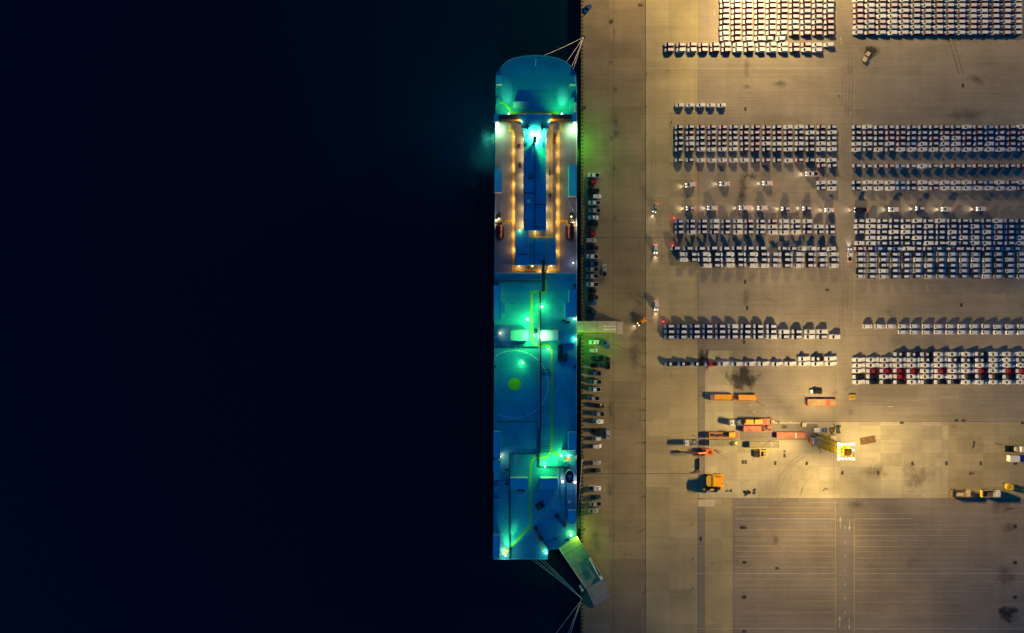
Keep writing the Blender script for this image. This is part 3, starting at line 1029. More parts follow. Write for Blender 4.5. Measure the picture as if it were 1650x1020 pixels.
for (a, b), (c, d) in (((896, 829.5), (911, 849)), ((862.5, 849), (871, 866)), ((871, 866), (884, 885))):
    g = MB()
    p, q = V(a, b, DZ + .8), V(c, d, DZ + .8)
    g.bar(p, q, 0.5, 0.8)
    g.bar(p + (q - p) * -0.03, p + (q - p) * 0.22, 1.4, 0.8)
    g.bar(p + (q - p) * 0.9, q, 1.3, 0.6)
    spart('ramp_hoist_arm', M['pipe'], g)
    g2 = MB()
    g2.bar(p + Vector((0, 0, .12)), q + Vector((0, 0, .12)), 0.12, .1)
    spart('ramp_hoist_rail', M['pipe_pale'], g2)
for a, b in ((796.5, 590), (927, 591), (908.5, 516.8), (915, 519.2), (905, 541), (915.5, 539), (816.5, 757), (816.5, 780), (798, 737.5), (843, 790.6), (836, 790.2), (927, 460), (799, 457), (895, 868), (915, 868)):
    x, y = P(a, b, DZ)
    bb = MB()
    bb.cyl(x - .28, y, .26, DZ, DZ + .7, 8, .22)
    bb.cyl(x + .34, y, .26, DZ, DZ + .7, 8, .22)
    bb.box(x - .7, y - .35, DZ, x + .8, y + .35, DZ + .12)
    spart('mooring_bitt', M['pipe'], bb)
fm = MB()
p = V(862.5, 105, DZ)
fm.cyl(p.x, p.y, .3, DZ, DZ + 7, 8, .15)
fm.bar(p + Vector((0.1, 0, 3)), p + Vector((.6, -3.0, 3)), .25, .2)
fm.bar(p + Vector((.6, -3.0, 1.3)), p + Vector((1.8, -3.1, 1.3)), .22, .2)
spart('foremast', M['shipwhite'], fm)

# funnel, its casing ring and lights
fx, fy = P(918, 769, DZ + 8)
oval = lambda r1, r2, n=20: [(fx + r1 * math.cos(2 * math.pi * i / n), fy + r2 * math.sin(2 * math.pi * i / n)) for i in range(n)]
fu = MB()
fu.prism(oval(1.75, 2.7), DZ, DZ + 8, 0, None, oval(1.6, 2.5))
funnel = spart('funnel', M['black'], fu)
fu = MB()
n = 20
for r1, r2, ir in ((1.95, 2.9, .88),):
    o_, i_ = oval(r1, r2), oval(r1 * ir, r2 * ir)
    for i in range(2, 13):
        j = (i + 1) % n
        fu.prism([o_[i], o_[j], i_[j], i_[i]], DZ + 7.2, DZ + 8.3)
spart('funnel_rim', M['offwhite'], fu, funnel)
fu = MB()
fu.cyl(fx - .3, fy + .5, .5, DZ + 8, DZ + 9, 10)
fu.cyl(fx + .35, fy + .6, .38, DZ + 8, DZ + 8.8, 10)
fu.box(fx - .4, fy - .9, DZ + 8, fx + .3, fy + .2, DZ + 8.7)
spart('exhaust_pipe', M['shippale'], fu, funnel)
od = MB()
o1 = [P(918 + 5.5 + 9.0 * math.cos(math.radians(a)) - 8, 752 - 15 * math.sin(math.radians(a)), DZ + .04) for a in range(-60, 151, 15)]
i1 = [P(918 + 4.5 + 4.6 * math.cos(math.radians(a)) - 8, 752 - 8 * math.sin(math.radians(a)), DZ + .04) for a in range(150, -61, -15)]
od.sheet((o1 + i1)[::-1], DZ + 0.04)
spart('painted_ring', mat('ring_orange', (0.55, 0.24, 0.03), 0.55, var=0.15, scale=0.8), od)
bd = MB()
x, y = P(912.3, 747.5, DZ + 2)
bd.cyl(x, y, 1.15, DZ, DZ + 2.2, 18)
spart('vent_drum', M['deck2'], bd)


# ship lamps: the light each throws, with a lens where one shows
def ship_lamp(px, py, z, color, power, to=None, lens='bulb_white', r=0.28, angle=115, rad=0.15, blend=0.9):
    p = V(px, py, z)
    if lens:
        b = MB()
        b.cyl(p.x, p.y, r * .7, z - .18, z + .12, 10, r)
        spart('floodlight', M[lens], b)
    tgt = None if to is None else V(to[0], to[1], to[2] if len(to) > 2 else DZ)
    loc = p + Vector((0, 0, -0.45)) if to is None or len(to) > 3 else p + (tgt - p).normalized() * 0.5
    o = lamp('floodlight_beam', loc, color, power, rad, tgt, angle, blend)
    o.parent = ship
    o.matrix_parent_inverse = Matrix.Translation(-SO)
    return o


GR = (0.12, 1.0, 0.15)
GW = (0.52, 1.0, 0.42)
LG = (0.12, 1.0, 0.28)
WA = (1.0, 0.55, 0.17)
ship_lamp(819.8, 183.4, DZ + 6.5, GR, 3600, (817, 150), r=.3, angle=118)
ship_lamp(819.8, 184, DZ + 6.6, GW, 5200, (817, 155), lens=None, angle=30, blend=1)
ship_lamp(905.2, 184, DZ + 6.6, GW, 6500, (906, 160), lens=None, angle=32, blend=1)
ship_lamp(846, 576, DZ + 5, GW, 1500, (840, 586), lens=None, angle=36, blend=1)
ship_lamp(816, 893, DZ + 5, LG, 7000, (827.5, 853), lens=None, angle=22, blend=1)
ship_lamp(905.2, 183.4, DZ + 6.5, GR, 4400, (906, 148), r=.3, angle=122)
ship_lamp(801.5, 201, DZ + 4.2, GW, 4200, (802.5, 214), r=.7, angle=150)
ship_lamp(926.5, 201, DZ + 4.2, GW, 4200, (925.0, 214), r=.7, angle=150)
ship_lamp(794, 203, DZ - 1, (.05, .9, 1), 18000, (700, 165, -2.6), lens=None, angle=150, blend=1)  # unseen lamp added to wash the water teal, standing for scattered ship light
ship_lamp(793.5, 205, 7.0, (.12, 1, .5), 2600, None, lens=None)
ship_lamp(933.0, 228, 8.0, (.12, 1, .05), 5200, None, lens=None)
ship_lamp(857, 211.5, hz + 3.6, GW, 5200, (860, 214, hz), r=.3, angle=150)
ship_lamp(868, 211.5, hz + 3.6, GW, 6200, (866, 216, hz), r=.3, angle=150)
ship_lamp(865.5, 224.5, hz + 2.6, GW, 1100, (866, 226, hz), r=.35, angle=160)
ship_lamp(861, 222, hz + 4.8, GR, 7500, (862, 258, hz), r=.2, angle=110)
ship_lamp(850.2, 514.8, DZ + 3.4, GR, 1500, None, r=.35)
ship_lamp(873.6, 494, DZ + 3.4, GR, 1400, None, r=.35)
ship_lamp(871.2, 541.5, DZ + 5.5, GW, 3200, (884, 543), r=.2, angle=150)
ship_lamp(860.5, 540.5, DZ + 7.0, GR, 8500, (840, 541, DZ + 3), r=.2, angle=150)
ship_lamp(862, 541, DZ + 4.5, GR, 3600, (852, 577), lens=None, angle=105)
ship_lamp(883.4, 562.4, DZ + 2.8, GR, 500, None, r=.22)
ship_lamp(842, 584.5, DZ + 3.6, GR, 900, (838, 592), r=.2, angle=140)
ship_lamp(904.2, 734.3, DZ + 3.8, GR, 3600, (880, 747), r=.3, angle=95)
ship_lamp(904.5, 733.8, DZ + 3.4, GR, 900, None, lens=None)
ship_lamp(878, 751.6, DZ + 3.0, GR, 1300, None, r=.22)
ship_lamp(814.6, 894.8, DZ + 3.4, LG, 5600, (825, 858), r=.3, angle=80)
ship_lamp(814.6, 894.8, DZ + 3.2, GW, 420, None, lens=None)
ship_lamp(811, 892, DZ + 2.4, WA, 300, None, 'bulb_warm', r=.2)
ship_lamp(880, 891, DZ + 1.6, (.2, 1, .5), 260, None, r=.3)
ship_lamp(920, 862.5, DZ + 1.9, (.5, 1, .12), 420, None, r=.35)
ship_lamp(926, 514, DZ + 2.0, (.75, 1, .35), 160, None, r=.25)
ship_lamp(927.2, 547, DZ + 2.6, (.35, 1, .5), 300, None, r=.3)
ship_lamp(805.4, 537, DZ + 2.8, (1, .42, .22), 520, (812, 538), 'bulb_warm', r=.2, angle=140)
ship_lamp(806.6, 736, DZ + 2.8, (1, .5, .25), 480, (814, 738), 'bulb_warm', r=.2, angle=140)
ship_lamp(906.4, 776, DZ + 3.0, (1, .62, .5), 260, None, 'bulb_pink', r=.4)
ship_lamp(926.4, 777, DZ + 3.4, (1, .5, .5), 260, None, 'bulb_pink', r=.4)
ship_lamp(916.4, 736.4, DZ + 3.0, WA, 700, None, 'bulb_warm', r=.2)
ship_lamp(839.4, 195.4, bz + 0.5, WA, 700, None, 'bulb_warm', r=.25)
ship_lamp(885.8, 195.4, bz + 0.5, WA, 700, None, 'bulb_warm', r=.25)
ship_lamp(923.6, 423.4, DZ + 2.5, (.8, .8, 1), 90, None, 'bulb_white', r=.18)
# amber lane lamps on the house sides
for i, y in enumerate((224, 240, 251.5, 281, 297, 333.5, 357, 363.5)):
    ship_lamp(843.0, y + (i % 3) * .8, lz + 2.2, WA, 330, None, 'bulb_warm', r=.07)
    ship_lamp(880.9, y + 1.5, lz + 2.2, WA, 330, None, 'bulb_warm', r=.07)
for y in (223, 246, 271, 300, 324, 344, 357, 380, 405):
    ship_lamp(829.2, y - 3, DZ + 1.9, WA, 290, None, 'bulb_warm', r=.06)
    ship_lamp(896.8, y, DZ + 1.9, WA, 290, None, 'bulb_warm', r=.06)
for a in (836.5, 858, 888):
    ship_lamp(a, 428.4, DZ + 1.9, WA, 260, None, 'bulb_warm', r=.16)
ship_lamp(862.5, 372.6, lz + 2.0, WA, 220, None, 'bulb_warm', r=.16)
ship_lamp(837.5, 370.6, az + 1.8, WA, 240, None, 'bulb_warm', r=.14)
ship_lamp(870.4, 437, DZ + 1.5, WA, 120, None, 'bulb_warm', r=.14)
ship_lamp(882.6, 437.5, DZ + 1.5, WA, 120, None, 'bulb_warm', r=.14)
for a, b in ((804, 352.5), (800, 355), (920.5, 349), (924, 359)):
    ship_lamp(a, b, DZ + 2.4, (1, .66, .28), 520, None, 'bulb_warm', r=.3)

# lifeboats hang in their davits, things of their own
for k, (px, w0, lab) in enumerate(((803.2, 0, 'orange lifeboat slung in davits on the seaward side of the ship'), (921.2, 1, 'orange lifeboat slung in davits on the quay side of the ship'))):
    x, y = P(px, 373, DZ + 3)
    t = empty('lifeboat', (x, y, DZ + 1.2), 0, lab, 'lifeboat', 'lifeboats of the car carrier')
    rings = []
    for f, w in ((-1, .25), (-.85, .9), (-.5, 1.3), (0, 1.4), (.5, 1.3), (.85, .9), (1, .2)):
        rings.append([(-w * .55, f * 3.3, 0), (-w, f * 3.4, .9), (-w * .8, f * 3.3, 1.5), (w * .8, f * 3.3, 1.5), (w, f * 3.4, .9), (w * .55, f * 3.3, 0)])
    MB().loft(rings).build('hull', M['boat_orange'], t)
    cn = MB()
    cn.loft([[(-w, f * 2.5, 1.5), (-w * .7, f * 2.3, 2.1), (w * .7, f * 2.3, 2.1), (w, f * 2.5, 1.5)] for f, w in ((-1, .5), (-.6, .95), (.6, .95), (1, .5))])
    cn.build('canopy', M['maroon'], t)
    bt = MB()
    bt.box(-.18 + (.7 if k == 0 else -.7), -3, 1.5, .18 + (.7 if k == 0 else -.7), 3, 1.75)
    bt.build('grab_rail', M['boat_orange'], t)
for k, (px, sgn) in enumerate(((803, 1), (921.5, -1))):
    dv = MB()
    for yy in (360, 386.5):
        dv.bar(V(px - 5, yy, DZ + 3.4), V(px + 5, yy, DZ + 3.4), .35, .35)
        p = V(px + sgn * 5, yy, DZ)
        dv.box(p.x - .25, p.y - .25, DZ, p.x + .25, p.y + .25, DZ + 3.4)
    p = V(px + sgn * 1, 351, DZ)
    dv.cyl(p.x, p.y, .8, DZ, DZ + 2.0, 10)
    dv.box(p.x - 1.4, p.y - 1.6, DZ, p.x + 1.2, p.y - .4, DZ + 1.3)
    dv.box(p.x - .8, p.y + .6, DZ, p.x + .7, p.y + 2.0, DZ + 1.1)
    spart('boat_davit', M['steel_dark'], dv)
    bm = MB()
    if k == 0: bm.bar(V(801, 345, DZ + 3), V(808.8, 323.5, DZ + 4), .3, .3)
    else: bm.bar(V(926, 343, DZ + 3), V(915.2, 323, DZ + 4), .45, .3)
    spart('davit_boom', M['shipwhite'], bm)
    w_ = sbox('raft_rack', M['steel_dark'], *((809, 364, 812.5, 383) if k == 0 else (911.5, 364, 915.5, 385)), DZ, DZ + 1.2)

# quarter ramp at the stern and the side ramp amidships
def ramp(name, pts, zs, m, thick=0.5):
    mb = MB()
    top = [V(a, b, zz) for (a, b), zz in zip(pts, zs)]
    n = len(top)
    mb.add([*top, *[p - Vector((0, 0, thick)) for p in top]], [tuple(range(n - 1, -1, -1)), tuple(range(n, 2 * n))] + [(i, (i + 1) % n, n + (i + 1) % n, n + i) for i in range(n)])
    return spart(name, m, mb)


q = [(898, 879.5), (927.5, 862), (972.5, 931.5), (944.5, 948.2)]
sr = ramp('stern_ramp', q, (7, 7, 1.6, 1.6), M['ramp_stern'])
ramp('ramp_flap', [(944.7, 948.6), (972.7, 931.9), (985, 960.5), (957.5, 977.5)], (1.55, 1.55, .4, .4), M['ramp_end'], .3)
for (a, b), (c, d), m in (((898, 880), (944, 948.5), 'pipe_pale'), ((928, 862.5), (969, 927), 'steel')):
    g = MB()
    g.bar(V(a, b, 7.9), V(c, d, 2.5), .3, .9)
    spart('ramp_side_girder', M[m], g)
g = MB()
for f in (.12, .22, .5, .72):
    p = V(898, 879.5, 7.06).lerp(V(944.5, 948.2, 1.66), f)
    r_ = V(927.5, 862, 7.06).lerp(V(972.5, 931.5, 1.66), f)
    g.bar(p, r_, .12, .05)
g.bar(V(921, 878, 5.9), V(951, 914, 2.8), .1, .05)
spart('ramp_seam', M['joint'], g)
for (a, b), (c, d) in (((949.5, 899.5), (963, 926)),):
    g = MB()
    g.tube([V(a, b, 5.0), V(c, d, 3.2)], .28, 8)
    spart('ramp_ram', M['offwhite'], g)
for a, b in ((966.5, 929.5), (969, 932.5), (935.6, 945.6), (938.2, 950.6)):
    p = V(a, b, 2.4)
    g = MB()
    g.cyl(p.x, p.y, .55, 1.2, 2.6, 12)
    spart('ramp_hinge', M['offwhite'], g)
q = [(925.3, 517.6), (994, 517.8), (994, 538), (925.3, 538)]
ramp('side_ramp', q, (4.2, 0.9, 0.9, 4.2), M['ramp'], .45)
ramp('ramp_flap', [(994.2, 518.2), (1003.5, 518.4), (1003.5, 538), (994.2, 538)], (.9, .35, .35, .9), M['ramp_end'], .25)
ramp('ramp_lane', [(925.6, 533.5), (992, 534), (992, 537.5), (925.6, 537.2)], (4.25, 1.05, 1.05, 4.25), mat('ramp_yellow', (0.50, 0.40, 0.03), .6, var=.2, scale=.8), .04)
for a in (941, 963, 994):
    g = MB()
    zz = 4.2 - 3.3 * (a - 925.3) / 68.7 + .05
    g.bar(V(a, 517.8, zz), V(a, 538, zz), .14, .06)
    spart('ramp_seam', M['joint'], g)
g = MB()
for b in (525.7, 530.6):
    zs = lambda a: 4.2 - 3.3 * (a - 925.3) / 68.7 + .08
    g.bar(V(972, b, zs(972)), V(992, b, zs(992)), .3, .05)
    g.bar(V(980, b, zs(980) + .03), V(973, b + (-1.3 if b < 528 else 1.3), zs(973) + .03), .25, .05)
spart('ramp_arrow', M['offwhite'], g)
g = MB()
for b in (517.6, 538.2):
    g.bar(V(925.3, b, 5.0), V(994, b, 1.4), .16, .7)
spart('ramp_side_girder', M['steel'], g)
ship_lamp(933, 549, 9.0, (.12, 1, .06), 3000, None, lens=None)
ship_lamp(930, 549, DZ - 3, (.12, 1, .08), 12000, (966, 556, 0), lens=None, angle=44, blend=1)
ship_lamp(933, 868, 9.0, (.55, 1, .02), 2300, None, lens=None)
ship_lamp(914, 880, DZ - 5, (.16, 1, .1), 8000, (912, 884, 6), lens=None, angle=100, blend=1)

# mooring lines
def line(a, b, sag, label, r=0.085):
    a, b = Vector(a), Vector(b)
    pts = [a.lerp(b, i / 14) + Vector((0, 0, -sag * 4 * (i / 14) * (1 - i / 14))) for i in range(15)]
    t = MB().tube(pts, r, 5).build('mooring_line', M['rope'])
    return tag(t, label, 'rope', 'mooring lines of the ship')


qb = V(940.2, 60, 0.6)
for (a, b), lab in (((872, 91, ), 'pale mooring line from the bow tip, longest and flattest of the four'), ((911.5, 101.5), 'pale mooring line from the bow shoulder, second of the four at the bow'), ((920, 111), 'pale mooring line close beside the quay edge, third of the four at the bow'), ((923, 114), 'pale bow mooring line nearest the quay edge, steepest of the four')):
    line(qb, V(a, b, 22), .8, lab)
sq = V(937.5, 965, 0.6)
for (a, b), lab in (((855.5, 900.8), 'pale stern mooring line lying farthest from the stern ramp'), ((860.5, 900.8), 'pale stern mooring line, second from the seaward side'), ((868.5, 900.8), 'pale stern mooring line, second from the stern ramp'), ((874, 900.8), 'pale stern mooring line closest to the stern ramp')):
    line(sq, V(a, b, 21), 1.0, lab)
sq2 = V(936.8, 967, 0.6)
for (a, b), lab in (((868, 1060), 'pale mooring line at the bottom edge, farthest of three from the quay'), ((901, 1060), 'middle pale mooring line of three leaving the bottom edge below the stern ramp'), ((907, 1060), 'pale mooring line at the bottom edge running closest along the quay')):
    line(sq2, V(a, b, 8), .6, lab)
line(V(938.5, 738, .6), V(928.6, 868, 17), .5, 'pale spring line stretched along the quay edge beside the funnel', .11)
for (a, b), lab in (((941, 60), 'dark iron mooring bollard on the quay off the bow'), ((938.8, 966), 'dark iron mooring bollard at the quay edge beside the stern ramp'), ((938.9, 737), 'dark iron mooring bollard on the quay beside the funnel'), ((942, 173), 'dark iron mooring bollard on the quay abreast of the bridge'), ((940.5, 853), 'dark iron mooring bollard on the quay near the stern corner')):
    x, y = P(a, b)
    t = empty('mooring_bollard', (x, y, 0), 0, lab, 'bollard', 'mooring bollards on the quay edge')
    MB().box(-.6, -.6, 0, .6, .6, .1).build('base_plate', M['steel_dark'], t)
    g = MB()
    g.cyl(0, 0, .32, .1, .7, 12, .28)
    g.cyl(0, 0, .45, .7, .9, 12, .4)
    g.build('bollard_head', M['steel_dark'], t)

# ---------------------------------------------------------------- cars (built facing -X, nose towards the quay)
PAINT = {'w': ('white', 'film'), 'd': ('navy', 'film'), 'r': ('maroon', 'film_pink'), 'b': ('blue', 'film_blue'), 'g': ('silver', 'film'), 'k': ('black', 'film'), 'R': ('red', 'film')}
#           L     W     H    belt hood  ws0   roof0 roof1 end
CARS = {
    'compact_suv': (4.15, 1.80, 1.72, 1.02, 0.96, 0.92, 1.46, 3.85, 4.10),
    'hatchback': (3.80, 1.70, 1.50, 0.95, 0.88, 1.00, 1.56, 3.52, 3.72),
    'crossover': (4.15, 1.78, 1.60, 1.00, 0.92, 0.98, 1.56, 3.72, 4.08),
    'large_suv': (4.75, 1.90, 1.80, 1.08, 1.02, 1.12, 1.85, 4.25, 4.65),
    'pickup_truck': (5.35, 1.90, 1.80, 1.08, 1.02, 1.25, 1.90, 3.10, 3.40),
    'saloon_car': (4.50, 1.78, 1.45, 0.92, 0.88, 1.25, 1.95, 3.15, 3.75),
}


def car_mesh(kind, paint, film, roof_film, hood_film=None):
    L, W, H, belt, hood, ws, r0, r1, rend = CARS[kind]
    w = W / 2
    b = MB()
    st = [(0.0, .72, .60), (0.12, .88, hood - .16), (0.45, .97, hood - .05), (ws, 1.0, hood + .02), (r0, 1.0, belt), (rend, 1.0, belt)]
    if kind == 'pickup_truck':
        st = st[:-1] + [(3.42, 1.0, belt), (3.44, 1.0, 0.72), (L - .1, .98, 0.72), (L, .95, .70)]
    elif kind == 'saloon_car':
        st += [(L - .35, .96, belt - .02), (L, .84, .70)]
    else:
        st += [(L - .06, .96, belt - .05), (L, .9, .62)]
    rings = []
    for x, f, zt in st:
        x -= L / 2
        ww = w * f
        rings.append([(x, -ww, .25), (x, -ww, min(.6, zt - .05)), (x, -ww * .92, zt), (x, ww * .92, zt), (x, ww, min(.6, zt - .05)), (x, ww, .25)])
    nf = 3
    hf = film if hood_film is None else hood_film
    b.loft(rings, 0, True, lambda a, i: 1 if (i == 2 and a < nf) else 0)
    # roof slab over the glasshouse
    o = [(r0 + .10, .74), (r0 - .02, .52), (r0 - .02, -.52), (r0 + .10, -.74), (r1, -.76), (r1 + .06, -.62), (r1 + .06, .62), (r1, .76)]
    out = [(x - L / 2, y * W / 1.76) for x, y in o]
    b.prism(out, H - .09, H, 0, 0)
    if roof_film != paint:
        fw = .62 if kind == 'compact_suv' else .54
        a0, a1 = (r0 - .0, r1 + .04) if kind == 'compact_suv' else (r0 + .12, r1 - .1)
        b.prism([(a0 - L / 2, -fw * W / 1.76), (a1 - L / 2, -fw * W / 1.76), (a1 - L / 2, fw * W / 1.76), (a0 - L / 2, fw * W / 1.76)], H + .002, H + .014, 2)
    for s_ in (-1, 1):                        # pillars and mirrors
        b.bar((r0 + .12 - L / 2, s_ * w * .83, H - .04), (ws + .05 - L / 2, s_ * w * .86, belt + .02), .2, .07, 0)
        b.bar((r1 - L / 2, s_ * w * .78, H - .05), (rend - .05 - L / 2, s_ * w * .9, belt), .12, .1, 0)
        b.box(ws + .45 - L / 2, s_ * w * .98, belt - .02, ws + .58 - L / 2, s_ * (w * .98 + .16), belt + .12, 0)
        for wx in (.17 * L, .80 * L):
            b.wheel(wx - L / 2, s_ * (w - .2), s_ * (w + .012), .33, .33, 12, 3)
    if kind == 'pickup_truck':
        for s_ in (-1, 1):
            b.box(3.44 - L / 2, s_ * w * .88, .7, L / 2 - .02, s_ * w * .99, 1.02, 0)
        b.box(L / 2 - .1, -w * .88, .7, L / 2, w * .88, 1.0, 0)
        b.box(3.42 - L / 2, -w * .88, .7, 3.5 - L / 2, w * .88, 1.05, 0)
    me = b.mesh('body_' + kind, [M[paint], M[hf], M[roof_film], M['tyre']])
    g = MB()
    fw_ = .70 if (kind == 'hatchback' and paint == 'white') or kind == 'pickup_truck' else .82
    lo = [(ws + .06, fw_), (ws + .06, -fw_), (rend - .02, -.80), (rend - .02, .80)]
    hi = [(r0 + .03, .68), (r0 + .03, -.68), (r1 - .02, -.72), (r1 - .02, .72)]
    sc = W / 1.76
    g.prism([(x - L / 2, y * sc) for x, y in lo][::-1], belt - .12, H - .085, 0, None, [(x - L / 2, y * sc) for x, y in hi][::-1])
    gm = g.mesh('glass_' + kind, [M['glass']])
    return me, gm


PROTO = {}


def car_parts(kind, c, look='plain', bedw=False):
    """look: 'film' hood and roof wrapped in white film, 'hood' only the hood, 'plain' as painted"""
    key = (kind, c, look, bedw)
    if key in PROTO:
        return PROTO[key]
    paint, film = PAINT[c]
    if look == 'film': me = car_mesh(kind, paint, film, film)
    elif look == 'hood': me = car_mesh(kind, paint, film, paint)
    else: me = car_mesh(kind, paint, paint, paint, paint)
    bed = None
    if kind == 'pickup_truck':
        L, W = CARS[kind][:2]
        bed = MB().box(3.52 - L / 2, -W * .43, .72, L / 2 - .11, W * .43, .80).mesh('bed_liner', [M['offwhite'] if c == 'w' and bedw else M['black']])
    PROTO[key] = (me[0], me[1], bed)
    return PROTO[key]


def add_car(kind, c, px, py, label, group, ang=0.0, look='plain', lit=False, cat=None, bedw=False):
    me, gm, bed = car_parts(kind, c, look, bedw)
    x, y = P(px, py, 0.9)
    t = empty(kind, (x, y, 0.012), math.radians(ang), label, cat or ('pickup' if kind == 'pickup_truck' else 'car'), group)
    for nm, m_ in (('body', me), ('glasshouse', gm), ('cargo_bed', bed)):
        if m_ is not None:
            o = bpy.data.objects.new(nm, m_)
            o.parent = t
            col.objects.link(o)
    if lit:
        L, W = CARS[kind][:2]
        for s_ in (-1, 1):
            for nm, mm, xx, zz in (('headlight', 'head_lamp', -L / 2 + .02, .66), ('tail_light', 'tail_lamp', L / 2 - .05, .72)):
                key = (kind, nm, s_)
                if key not in PROTO:
                    d = 1 if xx < 0 else -1
                    PROTO[key] = MB().box(xx - .05, s_ * (W / 2 - .42), zz, xx + (.18 if d > 0 else .12), s_ * (W / 2 - .14), zz + .16).mesh(nm, [M[mm]])
                o = bpy.data.objects.new(nm, PROTO[key])
                o.parent = t
                col.objects.link(o)
        h = lamp('headlight_beam', (-L / 2 - .12, 0, .72), (1.0, .84, .62), 1300, .3, (-L / 2 - 14, 0, -.3), 75, 1.0, t)
        h = lamp('tail_light_glow', (L / 2 + .15, 0, .8), (1.0, .20, .10), 14, .2, None, parent=t)
    return t


ORD = ['first', 'second', 'third', 'fourth', 'fifth', 'sixth', 'seventh', 'eighth', 'ninth', 'tenth', 'eleventh', 'twelfth', 'thirteenth', 'fourteenth', 'fifteenth', 'sixteenth', 'seventeenth', 'eighteenth']
CNAME = {('w', 'film'): 'white', ('w', 'plain'): 'white', ('w', 'hood'): 'white', ('d', 'film'): 'film-wrapped navy', ('r', 'film'): 'film-wrapped maroon', ('b', 'film'): 'film-wrapped blue', ('g', 'film'): 'film-wrapped silver',
         ('k', 'film'): 'film-wrapped black', ('k', 'hood'): 'black white-hooded', ('R', 'hood'): 'red white-hooded', ('d', 'hood'): 'navy white-hooded'}
KNAME = {'compact_suv': 'compact suv', 'hatchback': 'hatchback', 'crossover': 'crossover', 'large_suv': 'large suv', 'pickup_truck': 'pickup', 'saloon_car': 'saloon'}


def grid(kind, block, x0, pitch, rows, ang=0.0, look='film'):
    """rows: (y, first column, colour letters; '-' leaves a gap)"""
    for r, (y, c0, s) in enumerate(rows):
        for i, ch in enumerate(s):
            if ch == '-':
                continue
            lk = look if ch != 'w' or look == 'hood' else 'plain'
            if kind == 'pickup_truck': lk = 'plain' if ch == 'w' else 'film' if ch == 'd' else 'hood'
            k = c0 + i
            pos = f"{ORD[i]} from the quay end" if len(rows) == 1 else f"{ORD[i]} from quay end, {ORD[r]} row"
            lab = f"{CNAME.get((ch, lk), 'white')} {KNAME[kind]}, {pos} of {block}"
            add_car(kind, ch, x0 + pitch * k + RNG.uniform(-.5, .5), y + RNG.uniform(-.3, .3), lab, f"cars parked in {block}", ang + RNG.gauss(0, .9), lk, bedw=True)


def mix(n, s):
    return ''.join(RNG.choice(s) for _ in range(n))


# upper blocks of wrapped compact suvs
AC = 'gggrggrgwg'
grid('compact_suv', 'the bright top block', 1167.3, 18.66,
     [(1.2 if k == 0 else 0.6 + 8.85 * k, 0, ''.join(RNG.choice('rrrgg' if k in (2, 4, 5) else 'rrrgr') for _ in range(10))) for k in range(7)] + [(62.5, 0, 'wrww')])
for i, (px, c) in enumerate(((1243, 'g'), (1257.5, 'w'))):
    add_car('compact_suv', c, px - (5 if i == 0 else 0), 62.3, ('silver compact suv pulled half out of the bright block above the double row', 'white compact suv standing last in the short row above the double row')[i], 'cars parked in the bright top block', RNG.uniform(-3, 3), 'film' if i == 0 else 'plain')
grid('compact_suv', 'the quayside double row', 1078.2, 18.36, [(72.2, 0, 'rrrrrwwwgwwrrww'), (80.5, 0, 'rwwrrrwrwwwrww')])
grid('hatchback', 'the lone row of five', 1095.6, 16.8, [(169.6, 0, 'wwwww')])
grid('compact_suv', 'the far top block', 1382.6, 18.24, [(0.2 + 8.8 * k, 0, ''.join(RNG.choice('rwrgg' if i < 5 else 'rgdrg') for i in range(15))) for k in range(7)])
# middle hatchback blocks
grid('hatchback', 'the quayside five-deep block', 1094.3, 17.6,
     [(204.6, 0, 'ddrrrddrrdwwdrd'), (213.5, 0, 'rrdgrdrdrrrdwdw'), (222.6, 0, 'dwdrddddddddddd'), (231.6, 0, 'dwddrwdrwwwwdww'), (240.7, 0, 'drwwwwrdddwddww')])
grid('hatchback', 'the quayside single row', 1094.3, 17.6, [(258.2, 0, 'ddwwwwwdrdwrdww')])
grid('hatchback', 'the pair beneath it', 1324.4, 17.6, [(266.8, 0, 'rd')])
grid('hatchback', 'the lane-side four', 1323.3, 17.4, [(294.0, 0, 'ww'), (303.2, 0, 'dw')])
grid('hatchback', 'the far five-deep block', 1380.3, 17.75,
     [(204.7, 0, 'dwddddddrdwrbrrw'), (213.9, 0, 'drdrrdddrrdrbdrr'), (222.8, 0, 'dddrrddrwwrddwrw'), (231.8, 0, 'wwdwrbwdwwddwdrd'), (240.9, 0, 'wdwdwwwwwwwwwwwd')])
grid('hatchback', 'the thin dark row beyond lane', 1380.3, 17.75, [(267.4, 0, 'dddrbdwddrdrdrdr')])
grid('hatchback', 'the double row beyond lane', 1380.3, 17.75, [(294.0, 0, 'dwwwbdwwwwwdbwdw'), (303.2, 0, 'dwwwbdwrwwwwwwwr')])
# lower middle crossovers
grid('crossover', 'the quayside three-deep block', 1094.9, 18.76, [(356.5, 0, 'bddwdwrdrwww'), (365.1, 0, 'dddwdwdwwwddwd'), (374.1, 0, 'dwdddwddwwwddd')])
grid('large_suv', 'the row below that block', 1088.6, 19.7, [(400.3, 0, 'dddddddd')])
grid('hatchback', 'the short row beside them', 1261.0, 15.8, [(400.6, 0, 'ddwwdw')])
grid('crossover', 'the quayside reversed block', 1101.3, 18.73, [(409.8, 0, 'wdwdwdwdgdwdww'), (418.7, 0, 'wdwdwdwdgdwdgd'), (427.7, 2, 'wdwdwwgdwddw')], 180)
grid('crossover', 'the far crossover block', 1384.8, 18.55,
     [(355.8, 0, 'dwdddwdwddddwdd'), (364.9, 0, 'wwwdwdwdddwdwdd'), (373.9, 0, 'dwdwwdddwddwddd'), (382.9, 0, '-wwddwdddwwdwdw'), (391.9, 0, 'wwddddwdwdwwddw')])
grid('hatchback', 'the mixed row beneath it', 1383.0, 15.8, [(400.8, 0, 'rrbdbwddddrddddbb')])
